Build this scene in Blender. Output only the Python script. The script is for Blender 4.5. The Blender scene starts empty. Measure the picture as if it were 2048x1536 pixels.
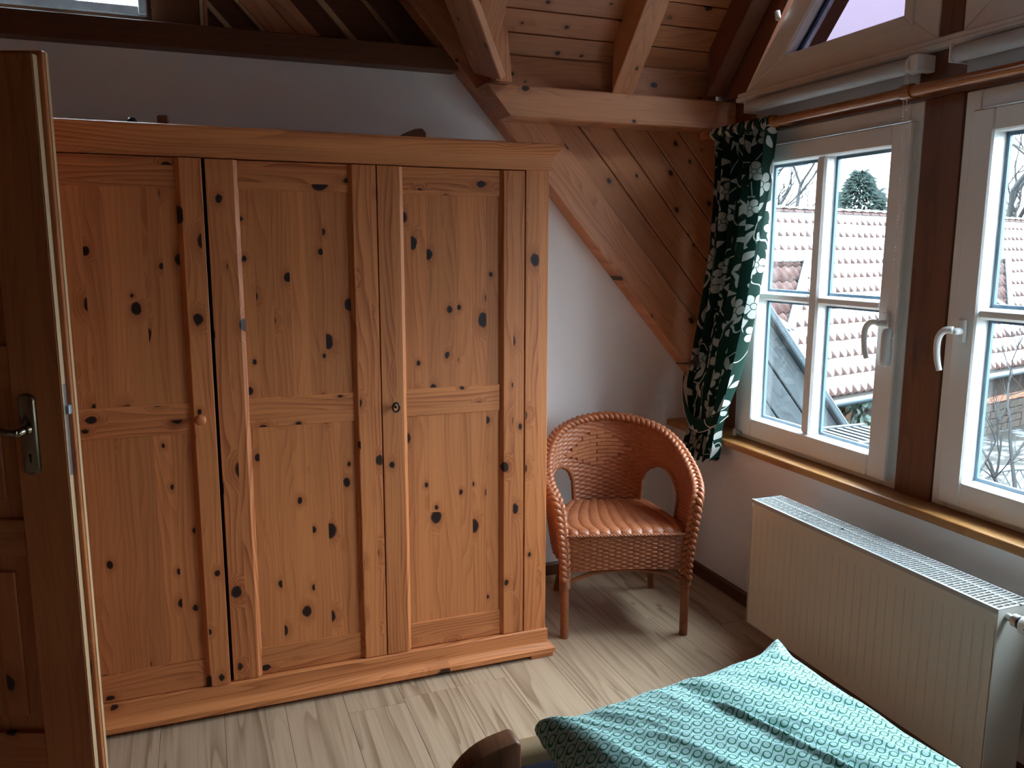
import bpy, bmesh, math, random
from mathutils import Vector, Matrix, noise

# ------------------------------------------------------------------ camera, sky, light, exposure
scene = bpy.context.scene
COL = scene.collection
random.seed(7)

CAM_POS = Vector((0.0, 0.0, 1.5))
YAW, PITCH, ROLL, FPX = 0.36481568, 0.16316776, 0.00239853, 1632.23

def cam_basis():
    f = Vector((math.sin(YAW) * math.cos(PITCH), math.cos(YAW) * math.cos(PITCH), -math.sin(PITCH)))
    r = Vector((math.cos(YAW), -math.sin(YAW), 0.0))
    u = r.cross(f)
    r2 = math.cos(ROLL) * r + math.sin(ROLL) * u
    u2 = -math.sin(ROLL) * r + math.cos(ROLL) * u
    return r2, u2, f

_r, _u, _f = cam_basis()
cam_data = bpy.data.cameras.new('camera')
cam_data.sensor_width = 36.0
cam_data.lens = 36.0 * FPX / 2048.0
cam_data.clip_start = 0.02
cam_data.clip_end = 400.0
camera = bpy.data.objects.new('camera', cam_data)
COL.objects.link(camera)
camera.matrix_world = Matrix(((_r.x, _u.x, -_f.x, CAM_POS.x), (_r.y, _u.y, -_f.y, CAM_POS.y),
                              (_r.z, _u.z, -_f.z, CAM_POS.z), (0, 0, 0, 1)))
scene.camera = camera

# overcast winter sky: slightly blue white, brighter overhead
world = bpy.data.worlds.new('overcast_sky')
scene.world = world
world.use_nodes = True
_nt = world.node_tree
_bg = _nt.nodes['Background']
_tc = _nt.nodes.new('ShaderNodeTexCoord')
_sx = _nt.nodes.new('ShaderNodeSeparateXYZ')
_nt.links.new(_tc.outputs['Generated'], _sx.inputs[0])
_mx = _nt.nodes.new('ShaderNodeMath'); _mx.operation = 'MAXIMUM'; _mx.inputs[1].default_value = 0.0
_nt.links.new(_sx.outputs[2], _mx.inputs[0])
_ma = _nt.nodes.new('ShaderNodeMath'); _ma.operation = 'MULTIPLY_ADD'      # overcast sky, brighter overhead: (1 + 4 sin elevation) / 5
_ma.inputs[1].default_value = 4.0 / 5.0; _ma.inputs[2].default_value = 1.0 / 5.0
_nt.links.new(_mx.outputs[0], _ma.inputs[0])
_st = _nt.nodes.new('ShaderNodeMath'); _st.operation = 'MULTIPLY'; _st.inputs[1].default_value = 2.6
_nt.links.new(_ma.outputs[0], _st.inputs[0])
_nt.links.new(_st.outputs[0], _bg.inputs['Strength'])
_bg.inputs['Color'].default_value = (0.74, 0.90, 1.0, 1.0)

scene.view_settings.view_transform = 'Standard'
scene.view_settings.look = 'None'
scene.view_settings.gamma = 1.0
scene.view_settings.use_curve_mapping = False
scene.view_settings.exposure = 4.4
scene.cycles.max_bounces = 8
scene.cycles.diffuse_bounces = 5
scene.cycles.glossy_bounces = 4
scene.cycles.transmission_bounces = 8
scene.cycles.transparent_max_bounces = 24
scene.cycles.sample_clamp_indirect = 6.0
scene.cycles.use_denoising = True
scene.cycles.use_adaptive_sampling = True
scene.cycles.adaptive_threshold = 0.02

def portal(name, x, y0, y1, z0, z1):
    """daylight portal in a window opening: guides sky samples, emits nothing itself"""
    ld = bpy.data.lights.new(name, 'AREA')
    ld.shape = 'RECTANGLE'
    ld.size = z1 - z0
    ld.size_y = y1 - y0
    ld.cycles.is_portal = True
    o = bpy.data.objects.new(name, ld)
    COL.objects.link(o)
    o.location = (x, (y0 + y1) / 2, (z0 + z1) / 2)
    o.rotation_euler = (0, math.radians(90), 0)
    return o

portal('daylight_portal', 2.27, 2.03, 2.93, 0.70, 1.97)
portal('daylight_portal', 2.27, 0.99, 1.89, 0.70, 1.97)
portal('daylight_portal', 2.27, 0.99, 2.80, 2.14, 3.10)

# ------------------------------------------------------------------ helpers: objects
def setp(o, label=None, cat=None, group=None, kind=None):
    if label: o['label'] = label
    if cat: o['category'] = cat
    if group: o['group'] = group
    if kind: o['kind'] = kind
    return o

def root(name, loc, label=None, cat=None, group=None, kind=None, rotz=0.0):
    o = bpy.data.objects.new(name, None)
    COL.objects.link(o)
    o.location = loc
    o.rotation_euler = (0, 0, rotz)
    o.empty_display_size = 0.05
    return setp(o, label, cat, group, kind)

def world_off(o):
    off = Vector((0, 0, 0))
    while o is not None:
        off += o.location
        o = o.parent
    return off

AX = {'x': (2, 0, 1), 'y': (0, 1, 2), 'z': (0, 2, 1)}

class MB:
    """collects shapes; build() links them as ONE mesh object"""
    def __init__(self):
        self.v = []; self.f = []; self.uv = None
    def add(self, vs, fs):
        n = len(self.v)
        self.v += [tuple(p) for p in vs]
        self.f += [tuple(i + n for i in f) for f in fs]
        return self
    def box(self, x0, x1, y0, y1, z0, z1):
        vs = [(x0,y0,z0),(x1,y0,z0),(x1,y1,z0),(x0,y1,z0),(x0,y0,z1),(x1,y0,z1),(x1,y1,z1),(x0,y1,z1)]
        return self.add(vs, [(0,3,2,1),(4,5,6,7),(0,1,5,4),(1,2,6,5),(2,3,7,6),(3,0,4,7)])
    def obox(self, o, ex, ey, ez, lx, ly, lz):
        """box from corner o along unit axes ex,ey,ez"""
        o = Vector(o); ex = Vector(ex) * lx; ey = Vector(ey) * ly; ez = Vector(ez) * lz
        vs = [o, o+ex, o+ex+ey, o+ey, o+ez, o+ex+ez, o+ex+ey+ez, o+ey+ez]
        return self.add(vs, [(0,3,2,1),(4,5,6,7),(0,1,5,4),(1,2,6,5),(2,3,7,6),(3,0,4,7)])
    def hexa(self, pts):
        return self.add(pts, [(0,3,2,1),(4,5,6,7),(0,1,5,4),(1,2,6,5),(2,3,7,6),(3,0,4,7)])
    def prism(self, poly, axis, a0, a1):
        """poly: list of 2D points in the two other axes (order x,y,z without axis)"""
        n = len(poly)
        def P(p, a):
            if axis == 'x': return (a, p[0], p[1])
            if axis == 'y': return (p[0], a, p[1])
            return (p[0], p[1], a)
        vs = [P(p, a0) for p in poly] + [P(p, a1) for p in poly]
        fs = [tuple(range(n))[::-1], tuple(range(n, 2*n))]
        for i in range(n):
            j = (i + 1) % n
            fs.append((i, j, n + j, n + i))
        return self.add(vs, fs)
    def tube(self, pts, r, n=10, closed=False, cap=True):
        pts = [Vector(p) for p in pts]
        m = len(pts)
        rr = r if isinstance(r, (list, tuple)) else [r] * m
        t0 = (pts[1] - pts[0]).normalized()
        up = Vector((0, 0, 1)) if abs(t0.z) < 0.9 else Vector((1, 0, 0))
        nrm = (up - t0 * up.dot(t0)).normalized()
        vs = []; fs = []
        for i in range(m):
            if closed: t = pts[(i+1) % m] - pts[i-1]
            else: t = pts[min(i+1, m-1)] - pts[max(i-1, 0)]
            t.normalize()
            nrm = (nrm - t * nrm.dot(t)).normalized()
            b = t.cross(nrm)
            for k in range(n):
                a = 2 * math.pi * k / n
                vs.append(pts[i] + (nrm * math.cos(a) + b * math.sin(a)) * rr[i])
        for i in range(m if closed else m - 1):
            j = (i + 1) % m
            for k in range(n):
                l = (k + 1) % n
                fs.append((i*n+k, i*n+l, j*n+l, j*n+k))
        if cap and not closed:
            fs.append(tuple(range(n))[::-1]); fs.append(tuple(range((m-1)*n, m*n)))
        return self.add(vs, fs)
    def lathe(self, prof, o, axis, n=20):
        """prof: (radius, height along axis)"""
        o = Vector(o); ax = Vector(axis).normalized()
        e1 = ax.cross(Vector((0, 0, 1)) if abs(ax.z) < 0.9 else Vector((1, 0, 0))).normalized()
        e2 = ax.cross(e1)
        vs = []; fs = []
        for r, h in prof:
            for k in range(n):
                a = 2 * math.pi * k / n
                vs.append(o + ax * h + (e1 * math.cos(a) + e2 * math.sin(a)) * r)
        m = len(prof)
        for i in range(m - 1):
            for k in range(n):
                l = (k + 1) % n
                fs.append((i*n+k, i*n+l, (i+1)*n+l, (i+1)*n+k))
        fs.append(tuple(range(n))[::-1]); fs.append(tuple(range((m-1)*n, m*n)))
        return self.add(vs, fs)
    def grid(self, rows, closed_u=False):
        """rows: list of lists of points"""
        m = len(rows); n = len(rows[0])
        vs = [p for r in rows for p in r]
        fs = []
        for i in range(m - 1):
            for j in range(n if closed_u else n - 1):
                k = (j + 1) % n
                fs.append((i*n+j, i*n+k, (i+1)*n+k, (i+1)*n+j))
        return self.add(vs, fs)
    def build(self, name, mat, parent=None, grain='z', off=None, bevel=0.0, smooth=False, local=False,
              label=None, cat=None, group=None, kind=None, fixn=True, frame=None, seg=1, wc=None):
        me = bpy.data.meshes.new(name)
        vs = [Vector(p) for p in self.v]
        if parent is not None and not local:
            o_ = world_off(parent); vs = [p - o_ for p in vs]
            loc = Vector((0, 0, 0)); shift = o_
        elif parent is None and not local:
            xs = [p.x for p in vs]; ys = [p.y for p in vs]; zs = [p.z for p in vs]
            loc = Vector(((min(xs)+max(xs))/2, (min(ys)+max(ys))/2, min(zs)))
            vs = [p - loc for p in vs]; shift = loc
        else:
            loc = Vector((0, 0, 0)); shift = Vector((0, 0, 0))
        me.from_pydata(vs, [], self.f)
        if fixn or bevel:
            bm = bmesh.new(); bm.from_mesh(me)
            if fixn: bmesh.ops.recalc_face_normals(bm, faces=bm.faces[:])
            if bevel:
                es = [e for e in bm.edges if len(e.link_faces) == 2 and e.calc_face_angle(0) > 0.5]
                bmesh.ops.bevel(bm, geom=es, offset=bevel, segments=seg, affect='EDGES', profile=0.5, clamp_overlap=True)
            bm.to_mesh(me); bm.free()
        if grain is not None:
            if off is None:
                off = (random.uniform(-40, 40), random.uniform(-40, 40), random.uniform(-40, 40))
            at = me.attributes.new('wc', 'FLOAT_VECTOR', 'POINT')
            data = []
            if wc is not None:
                for c in wc: data += [c[0], c[1], c[2] if len(c) > 2 else 0.0]
            elif frame is not None:
                a, g, b = [Vector(q) for q in frame]
                for q in me.vertices:
                    p = q.co + shift
                    data += [p.dot(a) + off[0], p.dot(g) + off[1], p.dot(b) + off[2]]
            else:
                ia, ig, ib = AX[grain]
                for q in me.vertices:
                    p = q.co + shift
                    data += [p[ia] + off[0], p[ig] + off[1], p[ib] + off[2]]
            at.data.foreach_set('vector', data)
        if smooth:
            me.polygons.foreach_set('use_smooth', [True] * len(me.polygons))
        me.materials.append(mat)
        o = bpy.data.objects.new(name, me)
        COL.objects.link(o)
        o.location = loc
        if parent is not None: o.parent = parent
        return setp(o, label, cat, group, kind)

def auto_smooth(o, deg=35):
    me = o.data
    me.polygons.foreach_set('use_smooth', [True] * len(me.polygons))
    bm = bmesh.new(); bm.from_mesh(me)
    for e in bm.edges:
        if len(e.link_faces) == 2 and e.calc_face_angle(0) > math.radians(deg): e.smooth = False
    bm.to_mesh(me); bm.free()
    return o

def spline(pts, n):
    """Catmull-Rom through pts, n samples per span"""
    P = [Vector(p) for p in pts]
    P = [2 * P[0] - P[1]] + P + [2 * P[-1] - P[-2]]
    out = []
    for i in range(1, len(P) - 2):
        for k in range(n):
            t = k / n
            a, b, c, d = P[i-1], P[i], P[i+1], P[i+2]
            out.append(0.5 * ((2*b) + (c - a) * t + (2*a - 5*b + 4*c - d) * t*t + (3*b - a - 3*c + d) * t**3))
    out.append(P[-2].copy())
    return out

def lerp(a, b, t): return a + (b - a) * t
def interp(tab, x):
    """tab: sorted list of (x, y)"""
    if x <= tab[0][0]: return tab[0][1]
    for (x0, y0), (x1, y1) in zip(tab, tab[1:]):
        if x <= x1: return y0 + (y1 - y0) * (x - x0) / (x1 - x0)
    return tab[-1][1]

# ------------------------------------------------------------------ helpers: materials
class G:
    def __init__(self, name):
        self.m = bpy.data.materials.new(name)
        self.m.use_nodes = True
        self.t = self.m.node_tree
        self.t.nodes.clear()
        self.out = self.t.nodes.new('ShaderNodeOutputMaterial')
    def n(self, typ, **kw):
        nd = self.t.nodes.new(typ)
        for k, v in kw.items(): setattr(nd, k, v)
        return nd
    def link(self, a, b): self.t.links.new(a, b)
    def put(self, sock, val):
        if val is None: return
        if hasattr(val, 'node'): self.t.links.new(val, sock)
        else:
            if isinstance(val, (tuple, list)) and sock.type == 'RGBA' and len(val) == 3: val = (*val, 1.0)
            sock.default_value = val
    def math(self, op, a, b=None, c=None, clamp=False):
        nd = self.n('ShaderNodeMath', operation=op, use_clamp=clamp)
        self.put(nd.inputs[0], a); self.put(nd.inputs[1], b)
        if c is not None: self.put(nd.inputs[2], c)
        return nd.outputs[0]
    def add(self, a, b): return self.math('ADD', a, b)
    def sub(self, a, b): return self.math('SUBTRACT', a, b)
    def mul(self, a, b): return self.math('MULTIPLY', a, b)
    def mix(self, f, a, b, blend='MIX'):
        nd = self.n('ShaderNodeMix', data_type='RGBA', blend_type=blend)
        self.put(nd.inputs[0], f); self.put(nd.inputs[6], a); self.put(nd.inputs[7], b)
        return nd.outputs[2]
    def ramp(self, v, lo, hi, a=0.0, b=1.0, smooth=True):
        nd = self.n('ShaderNodeMapRange', interpolation_type='SMOOTHSTEP' if smooth else 'LINEAR')
        self.put(nd.inputs[0], v); self.put(nd.inputs[1], lo); self.put(nd.inputs[2], hi)
        self.put(nd.inputs[3], a); self.put(nd.inputs[4], b)
        return nd.outputs[0]
    def vec(self, x, y, z=0.0):
        nd = self.n('ShaderNodeCombineXYZ')
        self.put(nd.inputs[0], x); self.put(nd.inputs[1], y); self.put(nd.inputs[2], z)
        return nd.outputs[0]
    def noise(self, vec, scale, detail=2.0, rough=0.5, dim='3D'):
        nd = self.n('ShaderNodeTexNoise', noise_dimensions=dim)
        self.put(nd.inputs['Vector'], vec); nd.inputs['Scale'].default_value = scale
        nd.inputs['Detail'].default_value = detail; nd.inputs['Roughness'].default_value = rough
        return nd.outputs[0]
    def wc(self):
        a = self.n('ShaderNodeAttribute', attribute_name='wc', attribute_type='GEOMETRY')
        s = self.n('ShaderNodeSeparateXYZ')
        self.link(a.outputs['Vector'], s.inputs[0])
        return s.outputs[0], s.outputs[1], s.outputs[2]
    def objco(self):
        return self.n('ShaderNodeTexCoord').outputs['Object']
    def geo(self):
        return self.n('ShaderNodeNewGeometry').outputs['Position']
    def bsdf(self, color, rough=0.5, spec=0.5, bump=None, bump_d=0.002, metallic=0.0, coat=0.0, sheen=0.0, normal=None, strength=0.5):
        b = self.n('ShaderNodeBsdfPrincipled')
        self.put(b.inputs['Base Color'], color); self.put(b.inputs['Roughness'], rough)
        b.inputs['Specular IOR Level'].default_value = spec
        b.inputs['Metallic'].default_value = metallic
        b.inputs['Coat Weight'].default_value = coat
        b.inputs['Coat Roughness'].default_value = 0.25
        b.inputs['Sheen Weight'].default_value = sheen
        if bump is not None:
            bn = self.n('ShaderNodeBump')
            bn.inputs['Strength'].default_value = strength
            bn.inputs['Distance'].default_value = bump_d
            self.put(bn.inputs['Height'], bump)
            self.link(bn.outputs[0], b.inputs['Normal'])
        return b
    def done(self, sh):
        self.link(sh.outputs[0], self.out.inputs[0])
        return self.m

def wood(name, light, dark, knot, stave=0.0, kd=4.5, kthr=0.45, kr=0.16, freq=38.0, amp=5.0, var=0.25, fiber=0.18,
         rough=0.42, ring=0.55, vstretch=0.22, spec=0.4, coat=0.0, tone_k=0.78):
    g = G(name)
    light, dark, knot = [tuple(c * tone_k for c in q) for q in (light, dark, knot)]
    u, v, w = g.wc()
    if stave > 0:
        st = g.math('FLOOR', g.math('DIVIDE', u, stave))
    else:
        st = g.n('ShaderNodeObjectInfo').outputs['Random']
    wn = g.n('ShaderNodeTexWhiteNoise', noise_dimensions='1D')
    g.put(wn.inputs['W'], st)
    rnd = wn.outputs['Value']
    v2 = g.add(v, g.mul(rnd, 37.3))
    w2 = g.add(w, g.mul(rnd, 11.7))
    # knots
    vo = g.n('ShaderNodeTexVoronoi', voronoi_dimensions='2D', feature='F1')
    wob = g.noise(g.vec(g.mul(u, 60.0), g.mul(v2, 45.0), w2), 1.0, 1.0)
    g.put(vo.inputs['Vector'], g.vec(g.add(g.mul(u, kd), g.mul(rnd, 91.0)), g.mul(v2, kd * 0.72)))
    vo.inputs['Scale'].default_value = 1.0
    d = g.add(vo.outputs['Distance'], g.mul(g.sub(wob, 0.5), 0.07))
    cs = g.n('ShaderNodeSeparateColor'); g.link(vo.outputs['Color'], cs.inputs[0])
    has = g.ramp(cs.outputs[0], kthr, kthr + 0.02)
    rad = g.add(g.mul(g.math('POWER', cs.outputs[1], 1.7), kr * 0.72), kr * 0.28)
    rad = g.mul(rad, has)
    kmask = g.mul(g.ramp(d, g.mul(rad, 0.75), g.add(g.mul(rad, 1.02), 0.004), 1.0, 0.0), has)
    kcore = g.mul(g.ramp(d, g.mul(rad, 0.2), g.mul(rad, 0.7), 1.0, 0.0), has)
    halo = g.mul(g.ramp(d, rad, g.add(g.mul(rad, 2.6), 0.03), 1.0, 0.0), has)
    # growth rings cut lengthwise: line spacing wanders and some areas stay plain
    n1 = g.noise(g.vec(g.mul(u, 7.0), g.mul(v2, vstretch * 5.0), w2), 1.0, 2.0, 0.5)
    ph = g.add(g.add(g.mul(u, freq * 0.55), g.mul(n1, amp * 2.6)), g.mul(halo, 2.4))
    s = g.math('FRACT', ph)
    late = g.math('POWER', s, 2.2)
    late = g.mul(late, g.ramp(s, 0.90, 1.0, 1.0, 0.0))
    patch = g.noise(g.vec(g.mul(u, 16.0), g.mul(v2, 0.9), w2), 1.0, 2.0)
    strk = g.noise(g.vec(g.mul(u, 110.0), g.mul(v2, 1.6), g.mul(w2, 20.0)), 1.0, 2.0, 0.6)
    fib = g.noise(g.vec(g.mul(u, 420.0), g.mul(v2, 9.0), g.mul(w2, 60.0)), 1.0, 1.0)
    fac = g.add(g.mul(g.mul(late, ring), g.ramp(patch, 0.35, 0.62, 0.30, 1.25)), g.mul(g.sub(fib, 0.45), fiber))
    fac = g.add(fac, g.add(g.mul(g.sub(patch, 0.42), 0.55), g.mul(g.sub(strk, 0.45), 0.75)))
    fac = g.math('MINIMUM', g.math('MAXIMUM', fac, 0.0), 1.0)
    colr = g.mix(fac, light, dark)
    oi = g.n('ShaderNodeObjectInfo')
    tone = g.add(1.05 - var * 0.5, g.mul(g.add(g.mul(rnd, 0.65), g.mul(oi.outputs['Random'], 0.35)), var))
    colr = g.mix(1.0, colr, g.vec(tone, tone, tone), 'MULTIPLY')
    colr = g.mix(g.mul(halo, 0.45), colr, dark)
    colr = g.mix(kmask, colr, knot)
    colr = g.mix(g.mul(kcore, 0.6), colr, tuple(c * 0.45 for c in knot))
    b = g.bsdf(colr, g.add(rough, g.mul(fac, 0.1)), spec, fib, 0.0005, coat=coat, strength=0.35)
    return g.done(b)

def plain(name, color, rough=0.5, spec=0.5, metallic=0.0, var=0.0, vscale=20.0, bump=0.0, bscale=200.0, coat=0.0, sheen=0.0):
    g = G(name)
    c = color
    co = g.objco()
    if var > 0:
        nz = g.noise(co, vscale, 3.0)
        t = g.add(1.0 - var * 0.5, g.mul(nz, var))
        c = g.mix(1.0, color, g.vec(t, t, t), 'MULTIPLY')
    bp = g.noise(co, bscale, 2.0) if bump > 0 else None
    return g.done(g.bsdf(c, rough, spec, bp, bump, metallic=metallic, coat=coat, sheen=sheen))

def glass_mat(name, tint=(1, 1, 1), refl=1.0):
    """thin pane: straight-through light with a Fresnel reflection"""
    g = G(name)
    tr = g.n('ShaderNodeBsdfTransparent'); g.put(tr.inputs[0], tint)
    gl = g.n('ShaderNodeBsdfGlossy'); gl.inputs['Roughness'].default_value = 0.02
    ge = g.n('ShaderNodeNewGeometry')
    dt = g.n('ShaderNodeVectorMath', operation='DOT_PRODUCT')
    g.link(ge.outputs['Normal'], dt.inputs[0]); g.link(ge.outputs['Incoming'], dt.inputs[1])
    cosi = g.math('ABSOLUTE', dt.outputs['Value'])
    fres = g.add(0.03, g.mul(g.math('POWER', g.math('MAXIMUM', g.sub(1.0, cosi), 0.0), 5.0), 0.9))
    mx = g.n('ShaderNodeMixShader')
    g.put(mx.inputs[0], g.mul(fres, refl))
    g.link(tr.outputs[0], mx.inputs[1]); g.link(gl.outputs[0], mx.inputs[2])
    return g.done(mx)

M = {}
M['pine'] = wood('honey_pine', (0.80, 0.280, 0.095), (0.44, 0.112, 0.034), (0.035, 0.011, 0.007), stave=0.052, kd=9.5, kthr=0.46, kr=0.20, freq=95, amp=4.0, var=0.45, ring=0.50)
M['pine_solid'] = wood('honey_pine_solid', (0.80, 0.280, 0.095), (0.42, 0.105, 0.032), (0.035, 0.011, 0.007), stave=0.047, kd=7.5, kthr=0.42, kr=0.17, freq=100, amp=3.6, var=0.22, ring=0.8)
M['pine_trim'] = wood('honey_pine_trim', (0.80, 0.285, 0.098), (0.40, 0.100, 0.030), (0.06, 0.02, 0.01), stave=0.0, kd=5.0, kthr=0.30, kr=0.15, freq=170, amp=7.0, var=0.18, ring=0.85, vstretch=0.13)
M['pine_door'] = wood('door_pine', (0.62, 0.205, 0.066), (0.34, 0.094, 0.030), (0.055, 0.020, 0.012), stave=0.12, kd=4.2, kthr=0.58, kr=0.12, freq=60, amp=4.0, var=0.25, ring=0.4)
M['pine_edge'] = wood('pale_pine_and_lit_edge', (0.74, 0.50, 0.29), (0.55, 0.30, 0.14), (0.10, 0.04, 0.02), stave=0.0, kd=3.0, kthr=0.7, kr=0.1, freq=60, amp=3.0, var=0.1, ring=0.3)  # pale battens; on the door edge the tone stands for window light
M['beam'] = wood('beam_spruce', (0.72, 0.325, 0.165), (0.43, 0.160, 0.072), (0.075, 0.032, 0.018), stave=0.0, kd=7.0, kthr=0.55, kr=0.13, freq=55, amp=5.0, var=0.20, ring=0.6)
M['board'] = wood('ceiling_spruce', (0.62, 0.270, 0.128), (0.37, 0.138, 0.060), (0.065, 0.028, 0.016), stave=0.0, kd=9.0, kthr=0.40, kr=0.14, freq=48, amp=5.0, var=0.35, ring=0.5)
M['backlit_wood'] = wood('red_backlit_shade_post', (0.235, 0.084, 0.042), (0.125, 0.042, 0.022), (0.04, 0.014, 0.010), stave=0.0, kd=2.4, kthr=0.55, kr=0.07, freq=45, amp=3.5, var=0.12, ring=0.5)  # dark red tone puts the backlit shade of the posts into the colour
M['darkbeam'] = wood('brown_wood_and_beam_shade', (0.17, 0.062, 0.027), (0.10, 0.034, 0.015), (0.04, 0.016, 0.010), stave=0.0, kd=2.4, kthr=0.6, kr=0.07, freq=45, amp=3.5, var=0.12, ring=0.5)  # brown wood; the tie beam's unlit shade is put into this colour
M['sill'] = wood('sill_pine', (0.56, 0.27, 0.085), (0.34, 0.13, 0.038), (0.06, 0.02, 0.01), stave=0.07, kd=3.0, kthr=0.8, kr=0.08, freq=60, amp=4.0, var=0.22, ring=0.5, rough=0.42, coat=0.0)
M['rod'] = wood('rod_wood', (0.44, 0.17, 0.06), (0.27, 0.09, 0.03), (0.1, 0.03, 0.01), stave=0.0, kd=2.0, kthr=0.95, kr=0.05, freq=60, amp=2.0, var=0.1, ring=0.35, rough=0.22, coat=0.4)
M['bedwood'] = wood('dark_bed_wood', (0.20, 0.080, 0.035), (0.10, 0.036, 0.018), (0.03, 0.012, 0.008), stave=0.0, kd=2.4, kthr=0.8, kr=0.06, freq=60, amp=3.0, var=0.15, ring=0.5)
M['bedrail'] = wood('pale_bed_wood', (0.48, 0.31, 0.165), (0.32, 0.18, 0.09), (0.08, 0.04, 0.02), stave=0.0, kd=2.4, kthr=0.8, kr=0.06, freq=60, amp=3.0, var=0.15, ring=0.4)
M['floor'] = wood('pale_laminate', (0.56, 0.392, 0.262), (0.27, 0.165, 0.095), (0.22, 0.12, 0.07), stave=0.095, kd=3.4, kthr=0.90, kr=0.055, freq=26, amp=4.2, var=0.10, ring=0.72, vstretch=0.10, fiber=0.25, rough=0.36, spec=0.45, tone_k=0.85)
M['grey_board'] = wood('weathered_board', (0.034, 0.042, 0.046), (0.012, 0.015, 0.017), (0.005, 0.005, 0.005), stave=0.0, kd=3.0, kthr=0.7, kr=0.06, freq=40, amp=4.0, var=0.3, ring=0.6, rough=0.8)
M['white_wall'] = plain('white_plaster', (0.84, 0.83, 0.835), 0.85, 0.2, var=0.05, vscale=3.0, bump=0.0015, bscale=140.0)
M['grey_wall'] = plain('pale_plaster', (0.62, 0.58, 0.55), 0.85, 0.2, bump=0.0015, bscale=140.0)
M['white_paint'] = plain('white_window_paint', (0.83, 0.83, 0.81), 0.32, 0.5, var=0.03, vscale=6.0)
M['white_plastic'] = plain('white_plastic', (0.82, 0.82, 0.80), 0.30, 0.5)
M['radiator'] = plain('radiator_enamel', (0.66, 0.62, 0.55), 0.35, 0.5, var=0.03, vscale=8.0)
M['blind'] = plain('grey_blind_fabric', (0.50, 0.52, 0.53), 0.55, 0.4, bump=0.0004, bscale=900.0)
M['glass'] = glass_mat('window_glass', (0.97, 0.99, 1.0))
M['tint'] = glass_mat('violet_tinted_glass', (0.215, 0.185, 0.215), 0.8)
M['seal'] = plain('dark_blue_seal', (0.04, 0.10, 0.16), 0.5)
M['brass'] = plain('aged_brass', (0.30, 0.25, 0.17), 0.24, metallic=1.0, var=0.3, vscale=40.0)
M['steel'] = plain('dull_steel', (0.55, 0.54, 0.52), 0.35, metallic=1.0, var=0.2, vscale=40.0)
M['iron'] = plain('dark_iron', (0.03, 0.028, 0.026), 0.4, metallic=0.6)
M['black'] = plain('black_plastic', (0.012, 0.012, 0.013), 0.4)
M['dark_void'] = plain('dark_gap', (0.02, 0.014, 0.010), 0.9)
M['mattress'] = plain('dark_blue_sheet', (0.014, 0.014, 0.022), 0.9, 0.1, bump=0.0005, bscale=600.0)

# ================================================================== THE ROOM
XC = 2.24                                 # far end of the dormer side wall, behind the window frames
XW, XF, YB = 2.115, 2.165, 3.33          # wall below the sill, face of the window frames, back wall
MS = 1.131                                # slope of the main roof (falls towards +x)
DS = 1.105                                # slope of the dormer roof (falls towards +y and -y)
RIDGE_Y = 1.957
def main_z(x, up=0.0): return 1.724 - MS * (x - 1.442) + up
def main_x(z, up=0.0): return 1.442 - (z - 1.724 - up) / MS
BOARD_Z0 = 2.332
def dorm_z(y, base=BOARD_Z0): return base + DS * (3.12 - y)
def dorm_y(z, base=BOARD_Z0): return 3.12 - (z - base) / DS

def clip(poly, a, b, c):
    """keep the part of a 2D polygon with a*x + b*y <= c"""
    out = []
    for i in range(len(poly)):
        p, q = poly[i], poly[(i + 1) % len(poly)]
        dp = a*p[0] + b*p[1] - c; dq = a*q[0] + b*q[1] - c
        if dp <= 0: out.append(p)
        if dp * dq < 0:
            t = dp / (dp - dq)
            out.append((p[0] + (q[0]-p[0])*t, p[1] + (q[1]-p[1])*t))
    return out

# ---- floor with single laminate planks
m = MB(); m.box(-1.9, 2.36, -1.6, 3.45, -0.12, -0.012)
floor = m.build('floor', M['dark_void'], kind='structure', label='pale wood laminate floor of long planks')
PW = 0.19
x = -1.9; col = 0
while x < XW:
    y = -1.6 - random.uniform(0.0, 1.1)
    x1 = min(x + PW, XW + 0.02)
    while y < YB:
        y1 = min(y + 1.28, YB)
        if y1 > -1.6:
            b = MB(); b.box(x + 0.0005, x1 - 0.0005, max(y, -1.6) + 0.0005, y1 - 0.0005, -0.012, 0.0)
            b.build('plank', M['floor'], floor, grain='y', bevel=0.0006)
        y = y1
    x += PW; col += 1

# ---- back wall (white plaster up to the tie beam, cut off by the roof slope)
m = MB()
m.prism([(-1.9, 0), (2.36, 0), (2.36, 0.70), (main_x(2.30, 0.09), 2.30), (-1.9, 2.30)], 'y', YB, YB + 0.12)
wall_back = m.build('wall_back', M['white_wall'], kind='structure', label='white plaster wall behind the wardrobe')
# ---- other walls
m = MB(); m.box(XW, 2.36, -1.6, YB + 0.12, 0.0, 0.668)
wall_right = m.build('wall_right', M['white_wall'], kind='structure', label='white plaster wall below the windows')
m = MB(); m.box(-2.0, -1.9, -1.6, 3.45, 0.0, 3.2)
m.build('wall_left', M['darkbeam'], grain='y', kind='structure')
m = MB(); m.box(-2.0, 2.36, -1.7, -1.6, 0.0, 4.4)
m.build('wall_front', M['grey_wall'], kind='structure')

# ---- baseboards
m = MB(); m.prism([(YB - 0.016, 0), (YB, 0), (YB, 0.058), (YB - 0.010, 0.058), (YB - 0.016, 0.050)], 'x', 1.16, XW)
m.build('baseboard_back', M['darkbeam'], grain='x', kind='structure', label='brown baseboard behind the wicker chair')
m = MB(); m.prism([(XW - 0.016, 0), (XW, 0), (XW, 0.058), (XW - 0.010, 0.058), (XW - 0.016, 0.050)], 'y', -1.6, YB)
m.build('baseboard_right', M['darkbeam'], grain='y', kind='structure', label='brown baseboard under the windows')

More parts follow.
